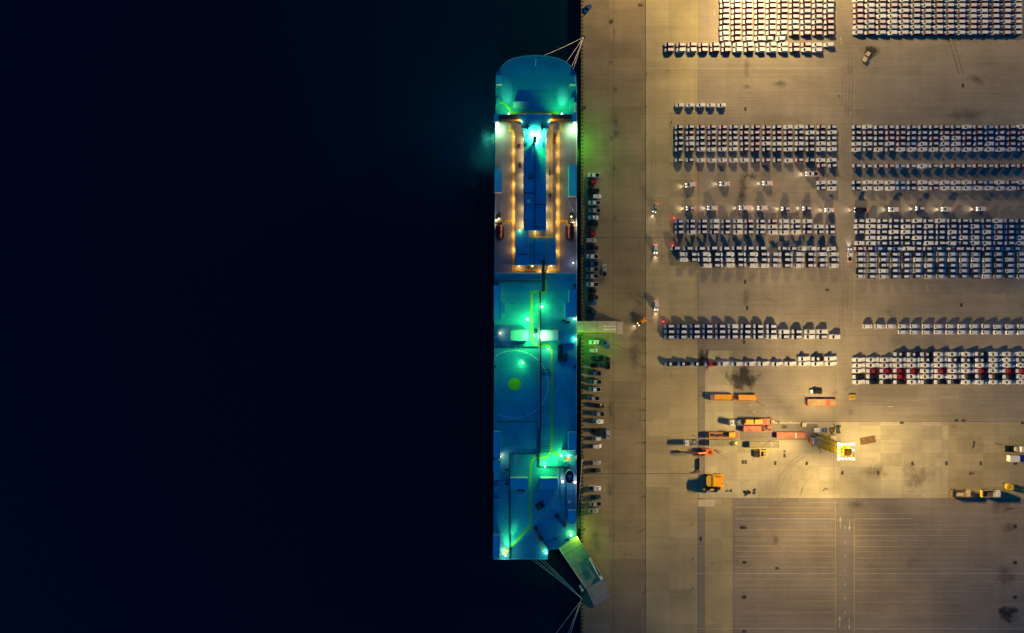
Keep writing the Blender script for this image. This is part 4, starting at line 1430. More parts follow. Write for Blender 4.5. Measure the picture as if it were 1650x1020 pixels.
grid('crossover', 'the far reversed block', 1387.8, 18.5, [(409.7 + 8.95 * k, 0, mix(15, 'gdgdw')) for k in range(5)], 180)
# lower rows
grid('large_suv', 'the stepped block', 1078.6, 20.5, [(525.6, 0, 'dddddwddd'), (534.4, 0, 'dddddddddwdww'), (542.9, 0, 'ddddddddwddwdw')])
grid('pickup_truck', 'the long pickup row', 1080.0, 21.55, [(586.4, 0, 'dddRwwwwwwwww')])
grid('pickup_truck', 'the three above it', 1295.6, 21.4, [(578.2, 0, 'wdw')])
grid('crossover', 'the white double row', 1398.3, 19.2, [(526.0, 0, 'wwwwwwwwwwwwww'), (535.4, 3, 'wwwwwwwwwww')], 180)
grid('pickup_truck', 'the big pickup block', 1384.0, 21.9,
     [(570.6, 3, 'dddwwwdwww'), (579.8, 0, 'wwwwwdwdddwwd'), (588.7, 0, 'wwwwwwwwwwwww'), (597.6, 0, 'wRRRRwRwwRwRR'), (606.8, 0, 'kkwRwwwwkkkkw'), (615.6, 0, 'wkkkwkkkwwwww')])

# cars standing along the quay, bow end first
QUAY = [(956.5, 282.3, 'pickup_truck', 'w', 0), (953.6, 293.5, 'hatchback', 'R', 12), (955.8, 307.3, 'pickup_truck', 'k', 0), (961.8, 316.6, 'hatchback', 'w', 180), (957.6, 326.9, 'pickup_truck', 'w', 0), (958, 339.2, 'pickup_truck', 'g', 0),
        (955.8, 350.4, 'saloon_car', 'w', 0), (955.3, 360.8, 'large_suv', 'k', 0), (953, 376.3, 'hatchback', 'R', 0), (952, 387.3, 'large_suv', 'g', 180), (956, 399, 'saloon_car', 'k', 0), (954.2, 413.2, 'pickup_truck', 'w', 0),
        (953.9, 425, 'pickup_truck', 'b', 0), (953.9, 434, 'pickup_truck', 'g', 0), (954, 445, 'pickup_truck', 'g', 0), (954, 458.2, 'pickup_truck', 'w', 0), (954.5, 468.8, 'hatchback', 'k', 0), (955.8, 479.2, 'saloon_car', 'k', 180),
        (954.3, 488.7, 'hatchback', 'b', 0), (954, 502.3, 'hatchback', 't', 0), (957, 551.4, 'saloon_car', 'w', 0), (956.3, 564.8, 'hatchback', 'g', 180), (961.7, 576.7, 'pickup_truck', 't', 0), (961.7, 589, 'pickup_truck', 'k', 180),
        (958.3, 601.5, 'pickup_truck', 'b', 0), (959, 615.5, 'pickup_truck', 'g', 0), (958.3, 627.4, 'pickup_truck', 'w', 0), (955.8, 641.8, 'pickup_truck', 'g', 0), (966.6, 654.7, 'hatchback', 'k', 180), (964, 667, 'pickup_truck', 'g', 0),
        (963.6, 679.3, 'saloon_car', 'w', 180), (960, 694, 'hatchback', 'k', 0), (961, 706.9, 'hatchback', 'w', 0), (962, 719.2, 'hatchback', 'w', 180), (961.5, 745.7, 'hatchback', 'g', 180), (960, 758, 'saloon_car', 't', 0), (958.5, 786.7, 'pickup_truck', 'w', 180),
        (960, 801, 'saloon_car', 't', 0), (958.8, 812.1, 'pickup_truck', 'g', 0), (955.6, 823.3, 'saloon_car', 'g', 0)]
PAINT['t'] = ('teal', 'film')
TENS = {2: 'twenty', 3: 'thirty', 4: 'forty'}
QC = {'w': 'white', 'R': 'red', 'k': 'black', 'g': 'silver', 'b': 'blue', 't': 'dark teal'}
for i, (px, py, kd, c, a) in enumerate(QUAY):
    same = [q for q in QUAY if q[2] == kd and q[3] == c]
    k = same.index((px, py, kd, c, a))
    lab = f"{QC[c]} {KNAME[kd]} parked on the quay edge" + (f", {ORD[k]} such from the bow" if len(same) > 1 else " beside the ship")
    add_car(kd, c, px, py, lab, 'cars parked along the quay edge', a + RNG.uniform(-2, 2))
for px, py, kd, c, a, lab in ((974, 435.5, 'pickup_truck', 'g', -90, 'silver pickup parked lengthwise behind the quayside row'), (976.3, 555, 'saloon_car', 'b', -52, 'blue saloon parked askew in green light below the side ramp'),
                              (979.5, 585, 'pickup_truck', 'k', -90, 'black pickup parked lengthwise below the side ramp'), (979.5, 699.3, 'large_suv', 'g', 90, 'tall silver car parked lengthwise with a wide shadow on the quay'),
                              (947.5, 13.5, 'saloon_car', 'b', 52, 'blue car parked askew at the quay edge near the top')):
    add_car(kd, c, px, py, lab, 'cars parked along the quay edge', a)

# cars being driven to the ship, lamps lit
DRV = [(1113, 335.6, 'hatchback', 'd', 'navy hatchback with lit lamps leading the queue towards the quay'), (1147.8, 335, 'crossover', 'w', 'white crossover with lit lamps, second in the driven queue'), (1199, 334.8, 'crossover', 'w', 'white crossover with lit lamps, third in the driven queue'),
       (1228.5, 335, 'crossover', 'w', 'white crossover with lit lamps, fourth in the driven queue'), (1266.5, 336.3, 'hatchback', 'd', 'navy hatchback with lit lamps, fifth in the driven queue'), (1301, 335.8, 'hatchback', 'd', 'navy hatchback with lit lamps, sixth in the driven queue'),
       (1336.5, 338.4, 'hatchback', 'w', 'white hatchback with lit lamps, seventh in the queue by the lane'), (1387, 338, 'pickup_truck', 'k', 'black pickup with lit lamps in the queue beyond the lane'), (1440, 337.4, 'crossover', 'w', 'white crossover with lit lamps just behind the black pickup'),
       (1482.7, 335.8, 'hatchback', 'd', 'navy hatchback with lit lamps, third in the queue beyond the lane'), (1525, 337, 'crossover', 'w', 'white crossover with lit lamps, fourth in the queue beyond the lane'), (1581, 336.5, 'hatchback', 'w', 'white hatchback with lit lamps, last in the queue beyond the lane'),
       (1112.5, 297.5, 'crossover', 'w', 'white crossover with lit lamps turning towards the quay above the queue'), (1168, 296, 'crossover', 'w', 'white crossover with lit lamps driving alone above the queue, middle of three'), (1237, 295, 'crossover', 'w', 'white crossover with lit lamps, last of three driving above the queue'),
       (1308.6, 280.2, 'pickup_truck', 'w', 'white pickup with lit lamps pulling out beside the group of four')]
for px, py, kd, c, lab in DRV:
    add_car(kd, c, px, py, lab, 'cars being driven to the ship', 8 if px == 1112.5 else 0, 'film' if c == 'd' else 'plain', True)
for px, py, kd, c, a, lab in ((1056.5, 335, 'hatchback', 'g', 72, 'silver hatchback with lit lamps slanting down the quay lane, nearest the bow'), (1056.5, 401, 'hatchback', 'w', 90, 'white hatchback with lit lamps driving straight down the quay lane'), (1057.5, 492, 'crossover', 'w', 90, 'white crossover with lit lamps in the quay lane level with the side ramp'),
                              (1034, 519, 'hatchback', 'y', 34, 'yellow hatchback with lit lamps turning towards the side ramp'), (1369.6, 411, 'pickup_truck', 'w', -90, 'white pickup with lit lamps driving up the lane between the blocks')):
    if c == 'y': PAINT['y'] = ('amber', 'film')
    add_car(kd, c, px, py, lab, 'cars being driven to the ship', a, 'plain', True)
add_car('pickup_truck', 'k', 1315, 631, 'black pickup with a white hood standing alone above the red trailer', 'cars in the machinery yard', 0, 'hood')

for (a, b), lab in (((1085, 352), 'red warning beacon glowing at the corner of the three-deep block'), ((1083.2, 396.2), 'red warning beacon glowing beside the row of large suvs'), ((1068.4, 518), 'red warning beacon glowing at the corner of the stepped block')):
    x, y = P(a, b)
    t = empty('warning_beacon', (x, y, 0.01), 0, lab, 'beacon', 'red warning beacons')
    g = MB()
    g.box(-.22, -.22, 0, .22, .22, .06)
    g.cyl(0, 0, .17, .06, .7, 12, .06)
    g.build('cone', M['orange'], t)
    g = MB()
    g.cyl(0, 0, .13, .7, .92, 10, .1)
    g.build('beacon_lens', M['bulb_red'], t)
    lamp('beacon_glow', (0, 0, 1.1), (1, .06, .08), 55, .1, None, parent=t)

# ---------------------------------------------------------------- trailers, trucks, machines (nose towards -X unless turned)
def thing_at(name, px, py, label, cat, group=None, ang=0.0, zref=0.8):
    x, y = P(px, py, zref)
    return empty(name, (x, y, 0.012), math.radians(ang), label, cat, group)


def wheels(t, xs, half, r=.5, w=.34, name='wheel'):
    for x in xs:
        for s_ in (-1, 1):
            g = MB()
            g.wheel(x, s_ * (half - w), s_ * half, r, r, 14)
            g.build(name, M['tyre'], t)


def trailer(x0, x1, y0, y1, floor, frame, label, bed=None, bare=.0):
    z = 1.25
    L, W = (x1 - x0) * .2715, (y1 - y0) * .2715
    t = thing_at('flatbed_trailer', (x0 + x1) / 2, (y0 + y1) / 2, label, 'trailer', 'flatbed trailers in the machinery yard', 0, z)
    h = L / 2
    g = MB()
    g.box(-h + .16, -W / 2 + .16, z - .2, h - .16, W / 2 - .16, z)
    for q in (-.33, 0, .33):
        g.box(-h + .2, q * W - .02, z, h - .2, q * W + .02, z + .012)
    g.build('deck', M[floor], t)
    g = MB()
    for s_ in (-1, 1):
        g.box(-h, s_ * W / 2, z - .3, h, s_ * (W / 2 - .16), z + .07)
    g.box(-h, -W / 2 + .16, z - .3, -h + .16, W / 2 - .16, z + .9)
    g.box(h - .16, -W / 2 + .16, z - .3, h, W / 2 - .16, z + .07)
    g.box(-h + .3, -.35, z - .6, h - .3, .35, z - .21)
    g.build('frame', M[frame], t)
    if bed:
        a, b, m = bed
        MB().box(-h + L * a, -W / 2 + .17, z + .015, -h + L * b, W / 2 - .17, z + .09).build('deck_plate', M[m], t)
    wheels(t, (h - 1.2, h - 2.4, h - 3.6), W / 2 - .08)
    g = MB()
    for s_ in (-1, 1):
        g.box(-h + 2.2, s_ * .7 - .08, 0, -h + 2.4, s_ * .7 + .08, z - .3)
    g.build('landing_leg', M['steel_dark'], t)
    return t


def blockish(name, px, py, L, W, z0, z1, m, label, cat, ang=0.0, kind='crate', group=None, bits=()):
    """rounded solid with a lid seam, for cargo and boxes"""
    t = thing_at(name, px, py, label, cat, group, ang, z1)
    c = min(L, W) * .08
    o = lambda k: [(-L / 2 + c - k, -W / 2 - k), (L / 2 - c + k, -W / 2 - k), (L / 2 + k, -W / 2 + c - k), (L / 2 + k, W / 2 - c + k), (L / 2 - c + k, W / 2 + k), (-L / 2 + c - k, W / 2 + k), (-L / 2 - k, W / 2 - c + k), (-L / 2 - k, -W / 2 + c - k)]
    g = MB()
    g.prism(o(0), z0, z1 - .08)
    g.build('body', M[m], t)
    g = MB()
    g.prism(o(.03), z1 - .078, z1)
    for q in (-.3, 0, .3):
        g.box(L * q - .03, -W / 2 + .05, z1, L * q + .03, W / 2 - .05, z1 + .03)
    g.build('lid', M[m], t)
    for (x0, y0, zz0, x1, y1, zz1, mm, nm) in bits:
        MB().box(x0, y0, zz0, x1, y1, zz1).build(nm, M[mm], t)
    return t


def tractor(px, py, label, cabm='offwhite', L=6.2, ang=0.0):
    """cab-over tractor unit: cab, windscreen, chassis rails, fifth wheel, tank, six wheels"""
    t = thing_at('tractor_unit', px, py, label, 'truck', 'tractor units in the machinery yard', ang, 1.5)
    h = L / 2
    g = MB()
    g.loft([[(x, -w, .6), (x, -w, 1.7), (x + .0, -w * .92, zt), (x, w * .92, zt), (x, w, 1.7), (x, w, .6)] for x, w, zt in ((-h, 1.05, 2.5), (-h + .3, 1.2, 2.95), (-h + 1.9, 1.2, 3.0))])
    g.build('cab', M[cabm], t)
    MB().add([(-h - .02, -1.0, 1.7), (-h - .02, 1.0, 1.7), (-h + .12, .95, 2.62), (-h + .12, -.95, 2.62)], [(0, 1, 2, 3)]).build('windscreen', M['glass'], t)
    MB().box(-h + .7, -.35, 3.0, -h + 1.2, .35, 3.08).build('roof_hatch', M['steel_dark'], t)
    g = MB()
    for s_ in (-1, 1):
        g.box(-h + 1.9, s_ * .35, .75, h, s_ * .5, 1.02)
    for x in (-h + 2.2, h - 1.6, h - .2):
        g.box(x - .12, -.5, .8, x + .12, .5, .98)
    g.build('chassis', M['steel_dark'], t)
    g = MB()
    g.cyl(h - 1.5, 0, .55, 1.02, 1.16, 14)
    g.build('fifth_wheel', M['steel'], t)
    for s_ in (-1, 1):
        g = MB()
        g.wheel(-h + 2.7, s_ * .6, s_ * 1.1, .8, .3)
        g.build('fuel_tank', M['steel'], t)
        MB().box(h - 2.3, s_ * .72, 1.12, h - .3, s_ * 1.2, 1.18).build('mudguard', M['bluebox'], t)
    wheels(t, (-h + .9, h - 1.9, h - .7), 1.2)
    return t


# orange tipper with its drawbar trailer
t = thing_at('tipper_truck', 1165, 641, 'orange tipper truck with a dark pinkish cab hauling an orange drawbar trailer', 'truck', None, 0, 2.2)
g = MB()
g.loft([[(x, -1.22, .7), (x, -1.22, 1.7), (x, -1.1, zt), (x, 1.1, zt), (x, 1.22, 1.7), (x, 1.22, .7)] for x, zt in ((-5.7, 2.3), (-5.4, 2.8), (-3.6, 2.85))])
g.build('cab', mat('cab_mauve', (0.20, 0.13, 0.14), .5), t)
MB().add([(-5.73, -1, 1.7), (-5.73, 1, 1.7), (-5.5, .95, 2.62), (-5.5, -.95, 2.62)], [(0, 1, 2, 3)]).build('windscreen', M['glass'], t)


def tub(t, x0, x1, w, z0, z1, m, mi):
    g = MB()
    g.box(x0, -w, z0, x1, w, z0 + .12)
    for s_ in (-1, 1):
        g.box(x0, s_ * (w - .1), z0 + .12, x1, s_ * w, z1)
    g.box(x0, -w + .1, z0 + .12, x0 + .1, w - .1, z1 + .25)
    g.box(x1 - .1, -w + .1, z0 + .12, x1, w - .1, z1 - .1)
    for k in range(5):
        x = x0 + (x1 - x0) * (k + .5) / 5
        for s_ in (-1, 1):
            g.box(x - .06, s_ * w, z0, x + .06, s_ * (w + .07), z1)
    g.build('tipping_body', M[m], t)
    MB().box(x0 + .12, -w + .12, z0 + .13, x1 - .12, w - .12, z0 + .6).build('load', M[mi], t)


tub(t, -3.4, 5.0, 1.3, 1.1, 2.3, 'amber', 'amber')
MB().box(-5.4, -.5, .6, 5.0, .5, 1.05).build('chassis', M['steel_dark'], t)
wheels(t, (-4.6, 1.8, 3.2, 4.3), 1.24)
t.scale = (1, 1, .6)
t = thing_at('drawbar_trailer', 1205.5, 641.5, 'orange drawbar trailer coupled behind the orange tipper truck', 'trailer', None, 0, 2.0)
tub(t, -4.0, 4.2, 1.3, 1.1, 2.1, 'amber', 'amber')
g = MB()
g.box(-3.8, -.45, .6, 4.0, .45, 1.05)
g.bar((-5.0, 0, .9), (-3.8, 0, .9), .2, .2)
g.build('chassis', M['steel_dark'], t)
wheels(t, (-3.0, 2.2, 3.4), 1.24)
t.scale = (1, 1, .6)

trailer(1198.5, 1246, 674.5, 685, 'wood', 'trailer_red', 'red flatbed trailer carrying two bright yellow counterweights behind the white tractor', (.55, .78, 'trailer_red'))
trailer(1197, 1244, 686.3, 695.8, 'wood_pink', 'trailer_red', 'red flatbed trailer with loose black and red scrap on its tail')
trailer(1141.5, 1190, 696, 706.5, 'trailer_brown', 'trailer_brown', 'rust-brown flatbed trailer carrying a yellow engine and small black gear')
trailer(1142, 1189, 708.5, 718.5, 'olive', 'steel', 'grey flatbed trailer with a lime-green grab lying on its tail')
trailer(1250.5, 1299, 696.5, 706.3, 'wood_pink', 'trailer_red', 'empty salmon-red flatbed trailer standing left of the white generator house', (.64, .68, 'offwhite'))
trailer(1206.5, 1255, 711, 721.3, 'olive', 'rust', 'empty olive flatbed trailer above the yellow wheel loader', (.70, .82, 'steel'))
trailer(1300, 1347.5, 643, 654, 'wood', 'trailer_red', 'lone red-framed flatbed trailer below the white-hooded black pickup', (.66, .80, 'trailer_red'))
for px, lab in ((1208, 'bright yellow counterweight on the red trailer, nearer the white tractor'), (1222.5, 'bright yellow counterweight on the red trailer, nearer the trailer tail')):
    blockish('counterweight', px, 679.7, 3.2, 1.75, 1.36, 2.5, 'yellow_bright', lab, 'counterweight', 0, group='counterweights on the red trailer')
blockish('engine_block', 1180, 700.6, 2.6, 2.0, 1.36, 2.7, 'yellow', 'yellow engine unit sitting at the tail of the rust-brown trailer', 'engine')
for i, (px, L_) in enumerate(((1151.5, 1.2), (1158.2, .9), (1163.3, .7), (1169.5, 1.3))):
    blockish('black_crate', px, 701.5 + (i % 2) * .8, L_, .9, 1.36, 1.9, 'steel_dark', f"small black crate on the rust-brown trailer, {ORD[i]} from its front", 'crate', RNG.uniform(-8, 8), group='crates on the rust-brown trailer')
# lime grab on the grey trailer
t = thing_at('clamshell_grab', 1184, 714.6, 'lime-green clamshell grab lying on the grey flatbed trailer', 'grab', None, 12, 1.9)
for s_ in (-1, 1):
    g = MB()
    g.loft([[(s_ * x, -w, z0), (s_ * x, -w, z1), (s_ * x, w, z1), (s_ * x, w, z0)] for x, w, z0, z1 in ((.1, .6, 1.36, 2.3), (.7, .75, 1.36, 2.1), (1.3, .6, 1.36, 1.7))])
    g.build('grab_shell', M['lime'], t)
g = MB()
g.tube([(-.2, 0, 2.2), (-1.8, .3, 1.7), (-2.4, 1.0, 1.5)], .12, 6)
g.tube([(0, .2, 2.3), (0, 1.1, 1.8)], .1, 6)
g.build('grab_arm', M['steel'], t)
for i, (px, py, m) in enumerate(((1231, 689, 'red'), (1236.5, 691.8, 'steel_dark'), (1240.5, 692.4, 'steel_dark'), (1236, 688.4, 'steel_dark'), (1230.5, 693.3, 'steel_dark'))):
    blockish('scrap_piece', px, py, .95, .7, 1.34, 1.75, m, ('red scrap piece on the tail of the red trailer', 'largest black scrap piece on the red trailer, beside the pale plate', 'black scrap piece at the very tail of the red trailer', 'black scrap piece at the upper rim of the red trailer tail', 'black scrap piece at the lower rim of the red trailer, near the red piece')[i], 'scrap', RNG.uniform(-30, 30), group='scrap on the red trailer')
t = thing_at('hose_coil', 1246, 680, 'dark tangled hose trailing off the tail of the counterweight trailer', 'hose', None, 0, 1)
g = MB()
g.tube([(-1.2, -1.2, 1.4), (-1.4, .4, 1.5), (-.6, 1.3, 1.5), (1.0, .7, .9), (2.0, .3, .1), (3.0, -.8, .1)], .16, 6)
g.tube([(1.9, .3, .12), (2.5, .2, .1), (3.2, -.2, .1)], .14, 6)
g.build('hose', M['steel_dark'], t)
g = MB()
g.ring(-.4, .5, .35, .6, 1.3, 1.55, 14)
g.build('hose_reel', M['offwhite'], t)
tractor(1185.5, 681, 'white tractor unit with a domed cab coupled to the red counterweight trailer')
tractor(1113, 713, 'white tractor unit parked alone by the orange excavator')

# orange excavator, boom stretched towards the quay
t = thing_at('excavator', 1134, 728.2, 'orange tracked excavator with its boom stretched out towards the quay', 'excavator', None, 0, 1.5)
for s_ in (-1, 1):
    g = MB()
    for x0, x1, z0, z1 in ((-2.6, 2.0, .12, .95), (-2.9, 2.3, .3, .8)):
        g.box(x0, s_ * 1.0, z0, x1, s_ * 1.6, z1)
    for k in range(14):
        g.box(-2.55 + k * .34, s_ * .98, .95, -2.4 + k * .34, s_ * 1.62, 1.0)
    g.build('crawler_track', M['steel_dark'], t)
g = MB()
g.prism([(.3, -1.4), (3.6, -1.4), (4.0, -.9), (4.0, .9), (3.6, 1.4), (.3, 1.4)], 1.1, 2.4)
g.cyl(1.2, 0, .9, .9, 1.1, 16)
g.build('house', M['orange'], t)
MB().box(1.9, -.6, 2.4, 3.2, .6, 2.55).build('engine_grille', M['steel_dark'], t)
g = MB()
g.loft([[(x, .35, 1.1), (x, .4, zt), (x, 1.4, zt), (x, 1.45, 1.1)] for x, zt in ((-.9, 2.2), (-.5, 2.95), (.8, 3.0))])
g.build('cab', M['orange'], t)
MB().box(-.3, .5, 3.0, .6, 1.3, 3.04).build('cab_glass', M['glass'], t)
g = MB()
g.bar((1.0, -.15, 2.6), (-3.0, -.15, 4.4), .6, .7)
g.bar((-3.0, -.15, 4.4), (-6.2, -.1, 3.4), .5, .6)
g.build('boom', M['orange'], t)
g = MB()
g.bar((-6.2, -.1, 3.4), (-10.6, .15, 1.4), .4, .5)
g.build('dipper', M['trailer_brown'], t)
g = MB()
g.loft([[(x, -w, z0), (x, -w, z1), (x, w, z1), (x, w, z0)] for x, w, z0, z1 in ((-10.5, .5, .9, 1.6), (-11.2, .55, .2, 1.3), (-12.0, .5, .1, .5))])
g.build('bucket', M['rust'], t)

# yellow wheel loader below the olive trailer
t = thing_at('wheel_loader', 1227, 730.5, 'yellow wheel loader with open fork arms beside the olive trailer', 'loader', None, 0, 1.8)
g = MB()
g.prism([(-.9, -1.3), (2.3, -1.3), (2.7, -.8), (2.7, 1.1), (2.2, 1.5), (-.9, 1.5)], .9, 2.5)
g.build('rear_body', M['yellow'], t)
MB().box(.2, -.9, 2.5, 1.6, 1.0, 3.3).build('cab', M['steel_dark'], t)
MB().box(.35, -.75, 3.3, 1.45, .85, 3.38).build('cab_roof', M['steel'], t)
for s_ in (-1, 1):
    g = MB()
    g.bar((-.6, s_ * .9 + .1, 2.4), (-2.2, s_ * 1.0 + .1, 1.5), .35, .5)
    g.bar((-2.2, s_ * 1.0 + .1, 1.5), (-3.6, s_ * 1.15 + .1, .5), .35, .4)
    g.build('lift_arm', M['yellow_bright'] if s_ > 0 else M['steel'], t)
g = MB()
g.ring(-1.3, .1, .4, .75, 1.5, 1.8, 14)
g.bar((-2.6, -1.2, 1.2), (-2.6, 1.4, 1.2), .4, .8)
g.build('coupler', M['steel_dark'], t)
wheels(t, (-1.1, 1.5), 1.55, .78, .6)

# light-mast surroundings: generator house, cabinets, tarpaulin, bins
t = thing_at('generator_house', 1317.5, 711.2, 'white generator house at the foot of the glowing light mast', 'generator', None, 0, 2.6)
g = MB()
g.box(-2.0, -1.35, 0, 2.0, 1.35, 2.5)
g.build('housing', M['offwhite'], t)
g = MB()
g.box(-2.06, -1.41, 2.5, 2.06, 1.41, 2.62)
for k in range(6):
    g.box(-1.8 + k * .7, -1.3, 2.62, -1.72 + k * .7, 1.3, 2.66)
g.build('roof_sheet', M['offwhite'], t)
MB().box(-2.9, -.9, .1, -2.08, .6, 1.5).build('fuel_tank', M['orange'], t)
MB().box(-2.7, .65, .1, -2.1, 1.15, 1.8).build('switch_box', M['cream'], t)
g = MB()
g.cyl(-.3, 1.9, .3, 0, 1.6, 10, .22)
g.box(-.8, 1.5, 0, .6, 2.4, .5)
g.build('exhaust_stack', M['steel_dark'], t)
blockish('steel_cabinet', 1316.5, 693.3, 2.45, 1.9, 0, 1.9, 'offwhite', 'white steel cabinet standing above the generator house, beside the blue tarpaulin', 'cabinet')
blockish('site_box', 1296.2, 684.8, 1.7, 1.75, 0, 1.4, 'cream', 'small cream box on the paving above the salmon-red trailer', 'box')
blockish('panel_crate', 1343.2, 707.2, 2.75, 2.75, 0, 2.2, 'cream', 'large square cream crate beside the light mast legs', 'crate')
t = thing_at('tarpaulin_bundle', 1329.5, 693.2, 'blue tarpaulin bundle between the white cabinet and the green machine', 'bundle', None, 0, .8)
g = MB()
g.loft([[(x, -w, 0), (x, -w * .8, h), (x, w * .7, h * .9), (x, w, 0)] for x, w, h in ((-1.2, .4, .3), (-.8, .75, .8), (0, .85, 1.0), (.7, .7, .85), (1.2, .35, .3))])
g.build('tarpaulin', M['bluebox'], t)
g = MB()
for x in (-.6, .1, .7):
    g.box(x - .03, -.9, .02, x + .03, .9, 1.03)
g.build('strap', M['navy'], t)
t = thing_at('drilling_rig', 1343, 692.5, 'small green and rust machine with a folded arm right of the blue tarpaulin', 'machine', None, 0, 1.2)
g = MB()
g.box(-1.4, -.9, .3, .4, .5, 1.1)
g.box(-.9, -1.9, .3, .2, -1.0, 1.4)
g.build('machine_bed', M['rust'], t)
g = MB()
g.bar((-.2, -1.2, 1.8), (.9, 1.4, 1.5), .4, .4)
g.bar((.9, 1.4, 1.5), (.4, 2.3, 1.2), .35, .4)
g.build('folded_arm', M['green'], t)
MB().box(-.3, -1.6, 1.4, .3, -1.1, 1.75).build('motor', M['lime'], t)
wheels(t, (-1.0, .1), .85, .35, .25)
t = thing_at('compressor', 1351.5, 692, 'black wheeled compressor frame right of the green machine', 'compressor', None, 0, .8)
g = MB()
g.box(-.8, 1.0, .2, .9, 1.75, .9)
g.box(-.7, -1.75, .2, .8, -1.0, .9)
g.box(-.85, -1.0, .25, -.5, 1.0, .7)
g.build('frame', M['steel_dark'], t)
g = MB()
g.wheel(.1, -.8, .8, .75, .4)
g.build('air_tank', M['green'], t)
wheels(t, (-.5, .6), 1.1, .3, .2)
t = thing_at('steel_plate', 1398.5, 709.3, 'brown rusty steel plate lying askew on the pale pad right of the mast', 'plate', None, 10, .3)
g = MB()
g.box(-3.3, -1.55, 0, 3.3, 1.55, .28)
g.build('plate', M['rust'], t)
g = MB()
for s_ in (-1, 1):
    g.box(-3.3, s_ * 1.42 - .06, .282, 3.3, s_ * 1.42 + .06, .36)
g.build('rib_bar', M['rust'], t)
t = thing_at('trestle', 1373.5, 639.6, 'yellow slatted trestle standing alone right of the red-framed trailer', 'trestle', None, 0, .9)
g = MB()
for y in (-.9, -.55, .0, .5, .85):
    g.box(-1.35, y - .14, .8, 1.35, y + .14, .95)
g.build('slats', M['yellow'], t)
g = MB()
for x in (-1.2, 1.2):
    for y in (-.9, .9):
        g.box(x - .08, y - .08, 0, x + .08, y + .08, .8)
    g.box(x - .06, -.9, .3, x + .06, .9, .42)
g.build('leg_frame', M['yellow'], t)

# dismantled yellow mining truck
t = thing_at('mining_truck', 1152, 781, 'huge yellow mining truck body casting a long blue shadow on the apron', 'mining truck', None, 0, 4)
g = MB()
for y0, y1, z0, z1 in ((-.9, 4.0, 3.0, 3.2), (-.9, -.6, 3.2, 5.6), (3.7, 4.0, 3.2, 5.6)):
    g.box(-.6, y0, z0, 4.4, y1, z1)
g.box(-.8, -.9, 3.0, -.6, 4.0, 6.3)
g.build('dump_body', M['yellow'], t)
MB().box(-.4, -.5, 3.22, 4.3, 3.6, 3.5).build('body_floor', M['amber'], t)
g = MB()
g.prism([(-3.6, .1), (-3.0, -.75), (-.95, -.9), (-.95, 4.0), (-3.0, 3.8), (-3.6, 3.0)], 5.5, 5.9)
g.build('canopy', mat('canopy_ochre', (0.50, 0.29, 0.012), .5, var=.12, scale=1.0), t)
MB().box(-1.0, -.9, 5.92, -.2, 4.0, 6.3).build('canopy_rim', M['yellow_bright'], t)
g = MB()
g.box(-3.4, -2.6, .9, 4.3, -1.9, 1.8)
g.box(-3.2, .4, .9, 4.2, 1.3, 2.4)
g.box(-3.0, -1.9, 1.0, -2.4, .4, 1.7)
g.box(3.0, -1.9, 1.0, 3.6, .4, 1.7)
g.build('chassis', M['steel_dark'], t)
for x, y in ((-3.0, -2.6), (-.7, -2.2), (2.3, -2.4), (-2.4, 3.4), (2.0, 3.6)):
    g = MB()
    g.wheel(x, y - .5, y + .5, 1.25, 1.25, 18)
    w_ = g.build('wheel', M['tyre'], t)
    g = MB()
    g.wheel(x, y - .62, y + .62, 1.25, .6, 12)
    g.build('rim', M['yellow'], w_)
g = MB()
g.box(3.2, -2.9, 1.8, 4.2, -1.4, 2.6)
g.box(-4.6, -2.9, 1.9, -3.6, -2.1, 2.7)
g.box(-1.4, -3.1, 2.5, .3, -2.3, 2.9)
g.build('hydraulic_unit', M['yellow'], t)

t.scale = (1, 1, .62)

# tyres and bits lying on the pad
for i, (a, b) in enumerate(((1202.2, 796.5), (1200.4, 792.2), (1205.6, 791.4), (1207.2, 793.4), (1215.5, 794.3), (1216.2, 789.2))):
    t = thing_at('loose_tyre', a, b, ('worn loose tyre lying lowest of the scattered six on the pad', 'black filled tyre, leftmost of the scattered six on the pad', 'grey tyre half under another in the middle of the scattered six', 'black tyre lying over a grey one among the scattered six', 'pale tyre, lower one of the pair apart from the rest', 'grey tyre, upper one of the pair apart from the rest')[i], 'tyre', 'tyres scattered on the pad', 0, .2)
    g = MB()
    g.ring(0, 0, .3 if i != 1 else .12, .62, 0.01 + (.2 if i == 3 else 0), .3 + (.2 if i == 3 else 0), 18)
    g.build('tyre_tread', M['tyre'] if i in (1, 3, 0) else M['steel_dark'], t)
    g = MB()
    g.ring(0, 0, .26, .32, .05, .26, 14)
    g.build('bead', M['steel'], t)
for i, (a, m) in enumerate(((1171.6, 'offwhite'), (1178.2, 'steel_dark'))):
    t = thing_at('wheel_chock', a, 790.4, ('pale square frame on the pad just right of the mining truck', 'dark square frame on the pad, farther from the mining truck')[i], 'frame', 'square frames by the mining truck', 0, .2)
    g = MB()
    for s_ in (-1, 1):
        g.box(-.42, s_ * .42, 0, .42, s_ * .28, .22)
        g.box(s_ * .42, -.28, 0, s_ * .28, .28, .22)
    g.build('frame', M['steel_dark'], t)
    MB().box(-.26, -.26, 0, .26, .26, .05).build('base', M[m], t)

